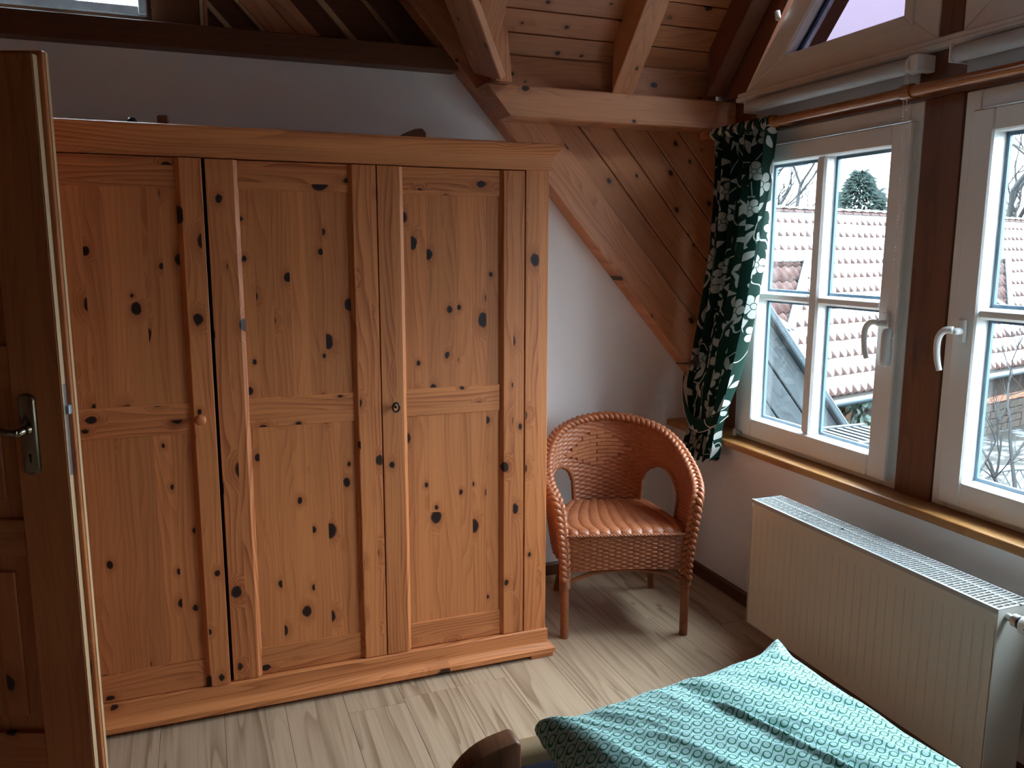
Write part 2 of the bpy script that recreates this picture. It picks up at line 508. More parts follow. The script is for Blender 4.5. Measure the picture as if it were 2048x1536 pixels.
# ---- ceiling: main roof slabs, other roof side
m = MB()
UP = 0.20
def slab(poly, zf, th):
    n = len(poly)
    vs = [(p[0], p[1], zf(*p)) for p in poly] + [(p[0], p[1], zf(*p) + th) for p in poly]
    fs = [tuple(range(n))[::-1], tuple(range(n, 2*n))] + [(i, (i+1) % n, n + (i+1) % n, n + i) for i in range(n)]
    m.add(vs, fs)
XR = main_x(dorm_z(RIDGE_Y), UP)          # where the dormer ridge runs into the main roof
mz = lambda x, y: main_z(x, UP)
XT = -0.70
slab([(2.40, YB + 0.12), (2.40, 3.29), (main_x(dorm_z(3.18), UP) + 0.06, 3.29), (main_x(dorm_z(3.18), UP), 3.18), (XR, RIDGE_Y), (XT, RIDGE_Y), (XT, YB + 0.12)], mz, 0.10)
Y2 = 2 * RIDGE_Y
slab([(2.40, -1.7), (2.40, Y2 - 3.29), (main_x(dorm_z(3.18), UP) + 0.06, Y2 - 3.29), (main_x(dorm_z(3.18), UP), Y2 - 3.18), (XR, RIDGE_Y), (XT, RIDGE_Y), (XT, -1.7)], mz, 0.10)
slab([(XT, -1.7), (XT, YB + 0.12), (-2.0, YB + 0.12), (-2.0, -1.7)], lambda x, y: main_z(XT, UP) + MS * (x - XT), 0.10)
# roof skin above the dormer boards
sk = 0.022
for sgn in (1, -1):
    yy = lambda y: RIDGE_Y + sgn * (y - RIDGE_Y)
    slab([(XR, yy(RIDGE_Y)), (main_x(dorm_z(3.30), UP), yy(3.30)), (2.36, yy(3.30)), (2.36, yy(RIDGE_Y))],
         lambda x, y, s=sgn: dorm_z(RIDGE_Y + s * (y - RIDGE_Y)) + sk, 0.06)
ceiling = m.build('ceiling', M['darkbeam'], grain='x', kind='structure', label='dark sloping roof lining above the tie beam')

# dormer ceiling boards, one by one
DZ = 0.0705
k = 0
z = 2.26
nrm_d = Vector((0, DS, 1)).normalized()
while z < dorm_z(RIDGE_Y) - 0.01:
    z1 = min(z + DZ, dorm_z(RIDGE_Y))
    for sgn in (1, -1):
        ya, yb = dorm_y(z + 0.0018), dorm_y(z1 - 0.0018)
        za, zb = z + 0.0018, z1 - 0.0018
        Yf = lambda y: RIDGE_Y + sgn * (y - RIDGE_Y)
        xa, xb = main_x(za, UP) + 0.0, main_x(zb, UP) + 0.0
        t = Vector((0, sgn * DS, 1)).normalized() * 0.02
        lo = [Vector((xa, Yf(ya), za)), Vector((XF, Yf(ya), za)), Vector((XF, Yf(yb), zb)), Vector((xb, Yf(yb), zb))]
        b = MB(); b.hexa(lo + [p + t for p in lo])
        b.build('board', M['board'], ceiling, frame=((0, -0.67 * sgn, 0.74), (1, 0, 0), (0, 0.74, 0.67)), bevel=0.0015)
    z = z1; k += 1
# upright boards closing the gap above the purlin
b = MB(); b.box(1.12, XF, 3.170, 3.185, 2.10, 2.2585)
b.build('board', M['board'], ceiling, grain='x', bevel=0.0015)
b = MB(); b.box(1.12, XF, Y2 - 3.185, Y2 - 3.170, 2.10, 2.2585)
b.build('board', M['board'], ceiling, grain='x', bevel=0.0015)

# ---- beams
def rafter_main(y0, y1, x0, x1, name, mat, label):
    nx = Vector((MS, 0, 1)).normalized(); dv = Vector((1, 0, -MS)).normalized()
    o = Vector((x0, y0, main_z(x0)))
    L = (x1 - x0) / dv.x
    b = MB(); b.obox(o, dv, (0, 1, 0), nx, L, y1 - y0, 0.167)
    return b.build(name, mat, frame=(nx, dv, (0, 1, 0)), bevel=0.004, label=label, kind='structure')
rafter_main(3.235, YB, -0.60, 2.36, 'trim_1', M['beam'], 'long diagonal pine rafter crossing the white wall beside the wardrobe')
rafter_main(-1.6, -1.5, -0.60, 2.36, 'trim_2', M['beam'], 'pine rafter at the front wall')
rafter_main(Y2 - YB, Y2 - 3.235, -0.60, 2.36, 'trim_3', M['beam'], 'pine rafter on the near side of the dormer')

# dormer side wall of slanting boards
m = MB()
cheek = [(main_x(2.10, 0.24), 2.10), (XC, 2.10), (XC, main_z(XC, 0.24))]
m.prism([(p[0], p[1]) for p in cheek], 'y', 3.262, YB)
wall_dormer = m.build('wall_dormer', M['dark_void'], kind='structure', label='dormer side wall of slanting pine boards beside the curtain')
SE = [3.595, 3.757, 3.942, 4.130, 4.311, 4.49, 4.68]
for c0, c1 in zip(SE, SE[1:]):
    poly = [(1.2, 0.5), (XC, 0.5), (XC, 2.03), (1.2, 2.03)]
    poly = clip(poly, -MS, -1, -(c0 + 0.0035)); poly = clip(poly, MS, 1, c1 - 0.0035)
    if len(poly) > 2:
        b = MB(); b.prism(poly, 'y', 3.245, 3.262)
        dv = Vector((1, 0, -MS)).normalized(); nv = Vector((MS, 0, 1)).normalized()
        b.build('board', M['board'], wall_dormer, frame=(nv, dv, (0, 1, 0)), bevel=0.0025)
m = MB()
m.prism([(main_x(2.10, 0.24), 2.10), (XF, 2.10), (XF, main_z(XF, 0.24))], 'y', Y2 - YB, Y2 - 3.25)
m.build('wall_dormer', M['board'], grain='x', kind='structure')

# purlin on top of the board wall
m = MB(); m.prism([(1.077, 2.138), (XC, 2.138), (XC, 2.015), (1.180, 2.015)], 'y', 3.12, 3.247)
m.build('trim_4', M['beam'], grain='x', bevel=0.006, kind='structure', label='horizontal pine purlin above the slanting boards')
m = MB(); m.prism([(1.077, 2.138), (XF, 2.138), (XF, 2.015), (1.180, 2.015)], 'y', Y2 - 3.247, Y2 - 3.12)
m.build('trim_5', M['beam'], grain='x', bevel=0.006, kind='structure')

# dormer rafters
def dormer_rafter(x0, x1, y_low, name, label, sgn=1, mat='beam'):
    zU = lambda y: dorm_z(y, 2.138)
    Yf = lambda y: RIDGE_Y + sgn * (y - RIDGE_Y)
    zt = lambda y: dorm_z(y) - 0.002
    pts = [(Yf(y_low), zU(y_low)), (Yf(RIDGE_Y), zU(RIDGE_Y)), (Yf(RIDGE_Y), zt(RIDGE_Y)), (Yf(y_low), zt(y_low))]
    b = MB(); b.prism(pts, 'x', x0, x1)
    return b.build(name, M[mat], frame=((1, 0, 0), (0, -0.67 * sgn, 0.74), (0, 0.74, 0.67)), bevel=0.003, kind='structure', label=label)
dormer_rafter(1.630, 1.727, 3.125, 'trim_6', 'square pine rafter rising from the middle of the purlin')
dormer_rafter(0.990, 1.090, 3.05, 'trim_7', 'short pine jack rafter meeting the valley beam')
dormer_rafter(0.400, 0.500, 2.30, 'trim_8', 'short pine rafter near the dormer ridge')
dormer_rafter(XF - 0.085, XF, 3.11, 'trim_9', 'dark rafter along the sloping edge of the triangular window', mat='backlit_wood')
dormer_rafter(1.630, 1.727, 3.125, 'trim_10', 'pine rafter on the near roof side', -1)
dormer_rafter(0.990, 1.090, 3.05, 'trim_11', 'jack rafter on the near roof side', -1)
dormer_rafter(XF - 0.085, XF, 3.11, 'trim_12', 'dark rafter at the near triangular window', -1, 'backlit_wood')

# valley beams
def valley(sgn, name, label):
    Yf = lambda y: RIDGE_Y + sgn * (y - RIDGE_Y)
    d = Vector((1.0, 1.177, -1.131))
    A0 = Vector((1.092, 2.986, 2.120)); L0 = Vector((1.044, 3.168, 2.175))
    A1 = A0 - d * 1.0; L1 = L0 - d * 1.0
    n = Vector((MS, 0, 1)).normalized() * 0.030
    q = [A0, L0, L1, A1]
    pts = q + [p + n for p in q]
    pts = [Vector((p.x, Yf(p.y), p.z)) for p in pts]
    b = MB(); b.hexa(pts)
    dd = Vector((d.x, sgn * d.y, d.z)).normalized()
    s = Vector((0, 1, 0)); s = (s - dd * s.dot(dd)).normalized()
    return b.build(name, M['beam'], frame=(s, dd, n.normalized()), bevel=0.004, kind='structure', label=label)
valley(1, 'trim_13', 'diagonal pine valley beam running down to the end of the purlin')
valley(-1, 'trim_14', 'pine valley beam on the near roof side')

# small trimmer board between the purlin end and the jack rafter
b = MB(); b.hexa([(1.105, 3.07, 2.136), (1.170, 3.07, 2.136), (1.170, 3.12, 2.136), (1.105, 3.12, 2.136), (1.060, 3.07, 2.37), (1.150, 3.07, 2.33), (1.150, 3.12, 2.33), (1.060, 3.12, 2.37)])
b.build('trim_23', M['beam'], grain='z', kind='structure', label='small upright pine trimmer at the end of the purlin')

# tie beam along the top of the back wall
m = MB(); m.box(-1.9, main_x(2.28, 0.0) + 0.06, 3.25, YB + 0.02, 2.200, 2.282)
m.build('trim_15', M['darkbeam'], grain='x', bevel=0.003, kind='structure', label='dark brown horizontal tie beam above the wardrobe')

# gable wall above the tie beam, set back, with pale slanting battens and one wide board
YG = 3.45
GT = 4.4
gx0, gx1, gz0, gz1 = -0.78, -0.12, 2.34, 2.86          # opening of the small window
m = MB()
m.box(gx1, 2.36, YG, YG + 0.12, 2.22, GT)
m.box(-2.0, gx0, YG, YG + 0.12, 2.22, GT)
m.box(gx0, gx1, YG, YG + 0.12, 2.22, gz0)
m.box(gx0, gx1, YG, YG + 0.12, gz1, GT)
wall_gable = m.build('wall_gable', M['darkbeam'], grain='x', kind='structure', label='dark gable wall with pale slanting battens above the tie beam')
def batten(xa, xb, th, mat, name='batten'):
    poly = [(-1.2, 2.24), (1.6, 2.24), (1.6, 3.6), (-1.2, 3.6)]
    s = 1.08
    poly = clip(poly, -s, -1, -(s * xa + 2.335)); poly = clip(poly, s, 1, s * xb + 2.335)
    poly = clip(poly, s, 1, main_z(0) + 0.12); poly = clip(poly, -1, 0, 0.09) if xa < 0.3 else poly
    poly = clip(poly, 0, 1, 3.2)
    b = MB(); b.prism(poly, 'y', YG - th, YG - 0.0005)
    dv = Vector((1, 0, -s)).normalized(); nv = Vector((s, 0, 1)).normalized()
    b.build(name, M[mat], wall_gable, frame=(nv, dv, (0, 1, 0)), bevel=0.002)
batten(0.142, 0.166, 0.02, 'pine_edge')
batten(0.268, 0.282, 0.03, 'pine_edge')
batten(0.284, 0.400, 0.022, 'beam', 'board')
batten(0.403, 0.495, 0.018, 'beam', 'board')
batten(0.606, 0.636, 0.02, 'pine_edge')
batten(0.800, 0.806, 0.02, 'pine_edge')
batten(0.812, 0.818, 0.02, 'pine_edge')
b = MB(); b.box(-0.105, 0.058, YG - 0.03, YG - 0.0005, 2.24, 3.1)
b.build('board', M['darkbeam'], wall_gable, grain='z', bevel=0.002)
b = MB(); b.box(0.060, 0.072, YG - 0.034, YG - 0.0005, 2.24, 3.1)
b.build('batten', M['pine_edge'], wall_gable, grain='z', bevel=0.002)
b = MB(); b.box(0.074, 0.088, YG - 0.030, YG - 0.0005, 2.24, 3.1)
b.build('batten', M['beam'], wall_gable, grain='z', bevel=0.002)

# small gable window
def bar_ring(m, y0, y1, z0, z1, w, x0, x1, wb=None):
    wb = wb or w
    m.box(x0, x1, y0, y0 + w, z0, z1); m.box(x0, x1, y1 - w, y1, z0, z1)
    m.box(x0, x1, y0 + w, y1 - w, z0, z0 + wb); m.box(x0, x1, y0 + w, y1 - w, z1 - w, z1)
w5 = root('window_5', (-0.45, YG, gz0), kind='structure', label='small grey-framed window above the tie beam at top left')
m = MB()
m.box(gx0, gx0 + 0.03, YG - 0.03, YG + 0.08, gz0, gz1); m.box(gx1 - 0.03, gx1, YG - 0.03, YG + 0.08, gz0, gz1)
m.box(gx0 + 0.03, gx1 - 0.03, YG - 0.01, YG + 0.08, gz0, gz0 + 0.036); m.box(gx0 + 0.03, gx1 - 0.03, YG - 0.03, YG + 0.08, gz1 - 0.03, gz1)
m.build('frame', plain('dusty_grey_frame', (0.42, 0.43, 0.44), 0.4, 0.5, metallic=0.5, var=0.6, vscale=30.0), w5, grain=None, bevel=0.004)
m = MB(); m.box(gx0 + 0.03, gx1 - 0.03, YG + 0.04, YG + 0.046, gz0 + 0.036, gz1 - 0.03)
m.build('pane', M['glass'], w5, grain=None)
m = MB(); m.box(-0.475, -0.36, YG + 0.0, YG + 0.035, gz0 + 0.036, gz1 - 0.03)
m.build('mullion', M['iron'], w5, grain=None, bevel=0.003)

# ---- window wall: posts and lintel
def post(name, y0, y1, z0, z1, label, x0=XF - 0.004, x1=2.33, mat='backlit_wood', grain='z'):
    b = MB(); b.box(x0, x1, y0, y1, z0, z1)
    fr = ((0, 1, 0), (0, 0, 1), (1, 0, 0)) if grain == 'z' else ((0, 0, 1), (0, 1, 0), (1, 0, 0))
    return b.build(name, M[mat], frame=fr, bevel=0.002, kind='structure', label=label)
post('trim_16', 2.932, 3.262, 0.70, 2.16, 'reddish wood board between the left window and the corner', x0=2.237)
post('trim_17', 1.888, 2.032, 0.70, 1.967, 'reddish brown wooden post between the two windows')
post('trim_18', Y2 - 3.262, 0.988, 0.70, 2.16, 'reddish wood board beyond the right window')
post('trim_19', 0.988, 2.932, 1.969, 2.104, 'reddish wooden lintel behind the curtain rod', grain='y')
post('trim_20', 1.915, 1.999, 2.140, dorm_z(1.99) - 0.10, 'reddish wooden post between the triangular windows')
# outer boarding of the gable above the windows, out of the glazed area
m = MB(); m.prism([(2.98, 2.14), (3.20, 2.14), (3.20, 2.24), (RIDGE_Y, dorm_z(RIDGE_Y) + 0.02), (RIDGE_Y, dorm_z(RIDGE_Y) - 0.20)], 'x', XF + 0.01, 2.33)
m.build('wall_window_gable', M['backlit_wood'], grain='y', kind='structure')
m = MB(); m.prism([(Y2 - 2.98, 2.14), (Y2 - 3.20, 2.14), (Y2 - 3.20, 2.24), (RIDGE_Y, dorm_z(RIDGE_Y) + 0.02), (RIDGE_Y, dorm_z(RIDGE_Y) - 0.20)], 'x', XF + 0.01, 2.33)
m.build('wall_window_gable', M['backlit_wood'], grain='y', kind='structure')

# white ledge between lower and upper windows
m = MB()
m.prism([(XF + 0.05, 2.104), (XF - 0.030, 2.104), (XF - 0.036, 2.110), (XF - 0.036, 2.118), (XF - 0.028, 2.124), (XF - 0.028, 2.134), (XF - 0.020, 2.140), (XF + 0.05, 2.140)], 'y', 0.94, 2.975)
m.build('trim_21', M['white_paint'], kind='structure', label='white ledge between the windows and the triangular windows')

# window sill
m = MB()
m.prism([(2.068, 0.672), (2.074, 0.668), (2.36, 0.668), (2.36, 0.699), (2.074, 0.699), (2.068, 0.694)], 'y', 0.60, YB)
m.build('trim_22', M['sill'], grain='y', bevel=0.003, kind='structure', label='varnished pine window sill above the radiator')

# ---- casement windows
def casement(n, y0, y1, mirror, label):
    z0, z1 = 0.700, 1.966
    w = root('window_%d' % n, (2.2, (y0 + y1) / 2, z0), kind='structure', label=label)
    m = MB(); bar_ring(m, y0 + 0.002, y1 - 0.002, z0, z1, 0.055, XF, 2.245)
    m.build('frame', M['white_paint'], w, grain=None, bevel=0.004)
    s0, s1, t0, t1 = y0 + 0.022, y1 - 0.063, 0.722, 1.905      # sash outline
    o0, o1, u0, u1 = y0 + 0.107, y1 - 0.145, 0.803, 1.837       # sash opening
    if mirror:
        s0, s1 = y0 + y1 - s1 + 0.0, y0 + y1 - s0
        o0, o1 = y0 + y1 - o1, y0 + y1 - o0
        s0, s1 = y0 + 0.03, y1 - 0.047; o0, o1 = y0 + 0.115, y1 - 0.124
    m = MB()
    m.box(2.140, 2.215, s0, o0, t0, t1); m.box(2.140, 2.215, o1, s1, t0, t1)
    m.box(2.140, 2.215, o0, o1, t0, u0); m.box(2.140, 2.215, o0, o1, u1, t1)
    sash = m.build('sash', M['white_paint'], w, grain=None, bevel=0.005)
    yc = (o0 + o1) / 2 + (0.004 if not mirror else 0); zc = 1.316
    m = MB(); m.box(2.146, 2.210, yc - 0.025, yc + 0.025, u0, u1)
    m.build('muntin', M['white_paint'], sash, grain=None, bevel=0.008)
    for a, b in ((o0, yc - 0.025), (yc + 0.025, o1)):
        m = MB(); m.box(2.148, 2.208, a, b, zc - 0.0165, zc + 0.0165)
        m.build('muntin', M['white_paint'], sash, grain=None, bevel=0.008)
        for c, d in ((u0, zc - 0.0165), (zc + 0.0165, u1)):
            m = MB(); m.box(2.190, 2.194, a, b, c, d)
            m.build('pane', M['glass'], sash, grain=None)
            m = MB()
            i = 0.011
            m.box(2.1945, 2.205, a, a + i, c, d); m.box(2.1945, 2.205, b - i, b, c, d)
            m.box(2.1945, 2.205, a + i, b - i, c, c + i); m.box(2.1945, 2.205, a + i, b - i, d - i, d)
            m.build('seal', M['seal'], sash, grain=None)
    # outer drip rail and hinge
    m = MB(); m.box(2.215, 2.262, s0, s1, t0 - 0.01, t0 + 0.03)
    m.build('drip_rail', M['white_paint'], sash, grain=None, bevel=0.004)
    hy = s1 - 0.012
    if not mirror:
        m = MB(); m.lathe([(0.009, 0), (0.009, 0.03)], (2.128, s1 + 0.004, 0.712), (0, 0, 1), 12)
        m.box(2.128, 2.14, s1 - 0.03, s1, 0.722, 0.735)
        m.build('hinge', M['steel'], sash, grain=None)
    # handle
    yh = (s0 + o0) / 2 if not mirror else (o1 + s1) / 2
    zh = 1.262
    h = MB(); h.box(2.128, 2.1405, yh - 0.014, yh + 0.014, zh - 0.035, zh + 0.035)
    h.build('handle_plate', M['white_plastic'], sash, grain=None, bevel=0.004)
    h = MB()
    h.tube([(2.130, yh, zh), (2.098, yh, zh)], 0.0105, 12)
    path = spline([(2.100, yh, zh + 0.004), (2.090, yh + 0.022, zh + 0.001), (2.086, yh + 0.038, zh - 0.022), (2.088, yh + 0.042, zh - 0.06),
                   (2.090, yh + 0.038, zh - 0.095), (2.092, yh + 0.030, zh - 0.122)], 5)
    h.tube(path, [lerp(0.011, 0.0085, i / (len(path) - 1)) for i in range(len(path))], 12)
    h.build('handle_grip', M['white_plastic'], sash, grain=None, smooth=True)
    return w
casement(1, 2.032, 2.932, False, 'white four-pane casement window beside the green curtain')
casement(2, 0.988, 1.888, True, 'white casement window at the right edge, right of the post')

# ---- triangular windows
def tri(n, sgn, label):
    Yf = lambda y: RIDGE_Y + sgn * (y - RIDGE_Y)
    w = root('window_%d' % n, (2.2, Yf(2.4), 2.145), kind='structure', label=label)
    S = 1.075
    yr, zb = 2.001, 2.141
    yl = 2.955
    out = [(yl, zb), (yr, zb), (yr, zb + (yl - yr) * S)]
    iy_r, iz, iy_l = 2.142, 2.243, 2.712
    inn = [(iy_l, iz), (iy_r, iz), (iy_r, iz + (iy_l - iy_r) * S)]
    def ring(o, i, x0, x1, name, mat, parent, bev):
        for a in range(3):
            c = (a + 1) % 3
            q = [o[a], o[c], i[c], i[a]]
            pts = [(x0, Yf(p[0]), p[1]) for p in q] + [(x1, Yf(p[0]), p[1]) for p in q]
            b = MB(); b.hexa(pts)
            b.build(name, M[mat], parent, grain=None, bevel=bev)
    ring(out, inn, XF - 0.006, 2.245, 'frame', 'white_paint', w, 0.003)
    # raised bead round the glass
    def off(p, e):
        cy = sum(q[0] for q in inn) / 3; cz = sum(q[1] for q in inn) / 3
        return (cy + (p[0] - cy) * e, cz + (p[1] - cz) * e)
    ring([off(p, 1.22) for p in inn], [off(p, 1.02) for p in inn], XF - 0.012, XF - 0.004, 'bead', 'white_paint', w, 0.003)
    g = [off(p, 1.01) for p in inn]
    b = MB(); b.prism([(Yf(p[0]), p[1]) for p in g], 'x', 2.196, 2.201)
    b.build('pane', M['tint'], w, grain=None)
    s = [off(p, 0.93) for p in inn]
    ring(g, s, 2.203, 2.215, 'seal', 'seal', w, 0.0)
    if sgn > 0:
        h = MB(); hy = 2.575
        h.lathe([(0.011, 0), (0.011, 0.03), (0.008, 0.034)], (XF - 0.03, 2.745, 2.405), (0, -0.3, -1), 12)
        h.build('catch', M['white_plastic'], w, grain=None, smooth=True)
    return w
tri(3, 1, 'white triangular window with violet glass above the roller blind')
tri(4, -1, 'white triangular window at the top right corner')

# ================================================================== WARDROBE
YD = 2.632                                  # face of the door stiles
WX0, WX1 = -0.575, 1.140
ZP, ZC = 0.104, 1.765                       # plinth top, cornice bottom
wr = root('wardrobe', ((WX0 + WX1) / 2, 2.95, 0.0), 'large three-door honey pine wardrobe with cornice against the white wall', 'wardrobe')
for sx_ in (WX1 - 0.022, WX0):
    m = MB(); m.box(sx_, sx_ + 0.022, YD + 0.024, 3.22, 0.03, 1.83)
    m.build('side_panel', M['pine'], wr, grain='z', frame=((0, 1, 0), (0, 0, 1), (1, 0, 0)), bevel=0.001)
m = MB(); m.box(WX0 + 0.022, WX1 - 0.022, 3.20, 3.22, 0.03, 1.83)
m.build('back_panel', M['pine'], wr)
m = MB(); m.box(WX0, WX1, YD + 0.004, 3.22, 1.815, 1.835)
m.build('top_panel', M['pine'], wr, grain='x')
m = MB(); m.box(WX0 + 0.022, WX1 - 0.022, YD + 0.05, 3.20, 0.08, 0.10)
m.build('bottom_panel', M['pine'], wr, grain='x')
m = MB(); m.box(1.054, WX1, YD, YD + 0.026, ZP - 0.003, ZC + 0.005)
m.build('corner_stile', M['pine_solid'], wr, bevel=0.002)
m = MB(); m.box(WX0, -0.489, YD, YD + 0.026, ZP - 0.003, ZC + 0.005)
m.build('corner_stile', M['pine_solid'], wr, bevel=0.002)

def mitred(prof, name, mat, z_shift=0.0):
    """profile (out, z) swept along left side, front and right side of the wardrobe"""
    rows = []
    for px, py, sx, sy in ((WX0, 3.22, -1, 0), (WX0, YD, -1, -1), (WX1, YD, 1, -1), (WX1, 3.22, 1, 0)):
        rows.append([(px + sx * o, py + sy * o, z) for o, z in prof])
    b = MB(); b.grid(rows, closed_u=True)
    n = len(prof)
    b.f.append(tuple(range(n))); b.f.append(tuple(range(3 * n, 4 * n))[::-1])
    o = b.build(name, M[mat], wr, grain='x', frame=((0, 0.35, 1), (1, 0.2, 0), (0, 1, 0)))
    return auto_smooth(o, 28)
def cove(o0, z0, o1, z1, n=7):
    """concave quarter from (o0,z0) to (o1,z1)"""
    return [(o1 - (o1 - o0) * math.cos(math.pi / 2 * i / n), z0 + (z1 - z0) * math.sin(math.pi / 2 * i / n)) for i in range(n + 1)]
corn = [(-0.02, ZC), (0.007, ZC), (0.007, ZC + 0.030)] + [(0.007 + 0.031 * (i / 8) ** 1.4, ZC + 0.030 + 0.046 * (i / 8) ** 0.9) for i in range(1, 9)] + [(0.039, ZC + 0.083), (0.034, ZC + 0.086), (-0.02, ZC + 0.086)]
mitred(corn, 'cornice', 'pine_trim')
pl = [(-0.02, ZP + 0.001), (0.004, ZP + 0.001), (0.007, ZP - 0.003), (0.007, 0.058)] + [(0.007 + 0.023 * (i / 8) ** 1.6, 0.058 - 0.024 * (i / 8) ** 0.8) for i in range(1, 9)] + [(0.030, 0.017), (-0.02, 0.017)]
mitred(pl, 'plinth', 'pine_trim')
for fx in (WX0 - 0.02, 1.075):
    m = MB(); m.box(fx, fx + 0.088, YD - 0.024, YD + 0.06, 0.0, 0.0175)
    m.build('foot', M['pine_solid'], wr, grain='x', bevel=0.001)

def stile_poly(x0, x1, inner, y0, y1, ch=0.013):
    """plan outline of a stile; its inner front arris is chamfered"""
    if inner > 0: return [(x0, y1), (x0, y0), (x1 - ch, y0), (x1, y0 + ch), (x1, y1)]
    return [(x0, y1), (x0, y0 + ch), (x0 + ch, y0), (x1, y0), (x1, y1)]
def wardrobe_door(x0, x1, lw, rw, dy, name='door'):
    y0 = YD + dy
    z0, z1 = ZP + 0.003, ZC - 0.003
    b = MB(); b.box(x0 + 0.02, x1 - 0.02, y0 + 0.019, y0 + 0.025, z0, z1)
    d = b.build('door', M['pine'], wr)
    b = MB(); b.prism(stile_poly(x0, x0 + lw, 1, y0, y0 + 0.024), 'z', z0, z1)
    b.build('stile', M['pine_solid'], d, bevel=0.0012)
    b = MB(); b.prism(stile_poly(x1 - rw, x1, -1, y0, y0 + 0.024), 'z', z0, z1)
    b.build('stile', M['pine_solid'], d, bevel=0.0012)
    a0, a1 = x0 + lw - 0.002, x1 - rw + 0.002
    for ra, rb in ((z0, 0.200), (0.943, 1.037), (1.676, z1)):
        b = MB(); b.box(a0, a1, y0 + 0.0115, y0 + 0.024, ra, rb)
        b.build('rail', M['pine_solid'], d, grain='x', bevel=0.0012)
    for ra, rb in ((0.200, 0.943), (1.037, 1.676)):
        b = MB(); b.box(a0, a1, y0 + 0.0155, y0 + 0.022, ra - 0.004, rb + 0.004)
        b.build('panel', M['pine'], d)
    return d
d1 = wardrobe_door(-0.486, 0.026, 0.092, 0.074, -0.010)
d2 = wardrobe_door(0.036, 0.542, 0.092, 0.088, 0.0)
d3 = wardrobe_door(0.546, 1.050, 0.086, 0.088, 0.0)
m = MB(); m.lathe([(0.010, 0.0), (0.007, 0.010), (0.008, 0.018), (0.0155, 0.024), (0.017, 0.030), (0.014, 0.036), (0.004, 0.038)], (-0.018, YD - 0.010, 0.989), (0, -1, 0), 20)
m.build('knob', M['pine_solid'], d1, smooth=True, label='round wooden knob')
m = MB()
m.lathe([(0.004, 0.0), (0.004, 0.020)], (0.587, YD, 0.985), (0, -1, 0), 10)
m.tube([(0.587 + 0.011 * math.cos(t / 16 * 2 * math.pi), YD - 0.024, 0.985 + 0.015 * math.sin(t / 16 * 2 * math.pi)) for t in range(16)], 0.0035, 8, closed=True)
m.build('key', M['iron'], d3, grain=None, smooth=True, label='small dark iron key')
# dark strip that paints in the shade behind the wide gap
m = MB(); m.box(0.020, 0.042, YD + 0.027, YD + 0.035, ZP, ZC)
m.build('gap_shade_strip', M['dark_void'], wr, grain=None)

# things lying on top of the wardrobe
m = MB(); m.box(-0.093, -0.060, 2.88, 2.98, 1.835, 1.916)
m.build('wood_block', M['darkbeam'], grain='z', bevel=0.003, label='small upright wood block on top of the wardrobe, left one', cat='block')
m = MB(); m.prism([(0.66, 1.835), (0.775, 1.835), (0.775, 1.905), (0.762, 1.918), (0.735, 1.915), (0.69, 1.895)], 'y', 2.88, 2.92)
m.build('wood_offcut', M['darkbeam'], grain='x', bevel=0.002, label='brown wedge-shaped wood offcut on top of the wardrobe, right one', cat='block')
m = MB(); m.lathe([(0.012, 0), (0.014, 0.02), (0.016, 0.055), (0.010, 0.066)], (-0.165, 2.88, 1.835), (0, 0, 1), 14)
m.build('bottle_stopper', M['iron'], grain=None, smooth=True, label='tiny dark stub on top of the wardrobe left of the block', cat='stub')

# ================================================================== OPEN ROOM DOOR
LD = Vector((-math.cos(YAW), math.sin(YAW), 0))          # along the leaf, away from the latch edge
ND = Vector((-math.sin(YAW), -math.cos(YAW), 0))         # towards the viewer
DP = Vector((-0.332, 2.277, 0.0))
dr = root('door_1', DP, kind='structure', label='open pine room door at the left edge of the picture')
UPV = Vector((0, 0, 1))
def dbox(a0, a1, n0, n1, z0, z1, name, mat, parent=dr, grain='z', bevel=0.002, **kw):
    """a: distance from the latch edge, n: distance in front of the front face (negative = into the leaf)"""
    b = MB(); b.obox(DP + LD * a0 + ND * n0 + UPV * z0, LD, ND, UPV, a1 - a0, n1 - n0, z1 - z0)
    fr = (LD, UPV, ND) if grain == 'z' else (UPV, LD, ND)
    return b.build(name, M[mat], parent, frame=fr, bevel=bevel, **kw)
TOPZ = 1.952
dbox(0.004, 0.130, -0.020, 0.0, 0.010, TOPZ, 'stile', 'pine_door')                      # front layer, rebated edge
dbox(-0.010, 0.130, -0.042, -0.0205, 0.010, TOPZ + 0.010, 'stile', 'pine_door')          # back layer with the overlap
dbox(0.0020, 0.0040, -0.019, -0.001, 0.012, TOPZ - 0.002, 'lit_edge_strip', 'pine_edge', bevel=0)  # window light on the door edge, put into a pale strip
dbox(-0.0120, -0.0100, -0.0410, -0.0300, 0.012, TOPZ + 0.008, 'lit_edge_strip', 'pine_edge', bevel=0)  # same painted window light on the back layer's edge
dbox(0.74, 0.86, -0.042, 0.0, 0.010, TOPZ, 'stile', 'pine_door')
for z0, z1 in ((0.010, 0.215), (0.712, 0.812), (1.152, 1.262), (1.80, TOPZ)):
    dbox(0.130, 0.74, -0.040, -0.003, z0, z1, 'rail', 'pine_door', grain='a')
for z0, z1 in ((0.215, 0.712), (0.812, 1.152), (1.262, 1.80)):
    dbox(0.126, 0.744, -0.030, -0.018, z0 - 0.004, z1 + 0.004, 'panel', 'pine_door', bevel=0.001)
    dbox(0.175, 0.70, -0.018, -0.011, z0 + 0.045, z1 - 0.045, 'raised_panel', 'pine_door', bevel=0.006)
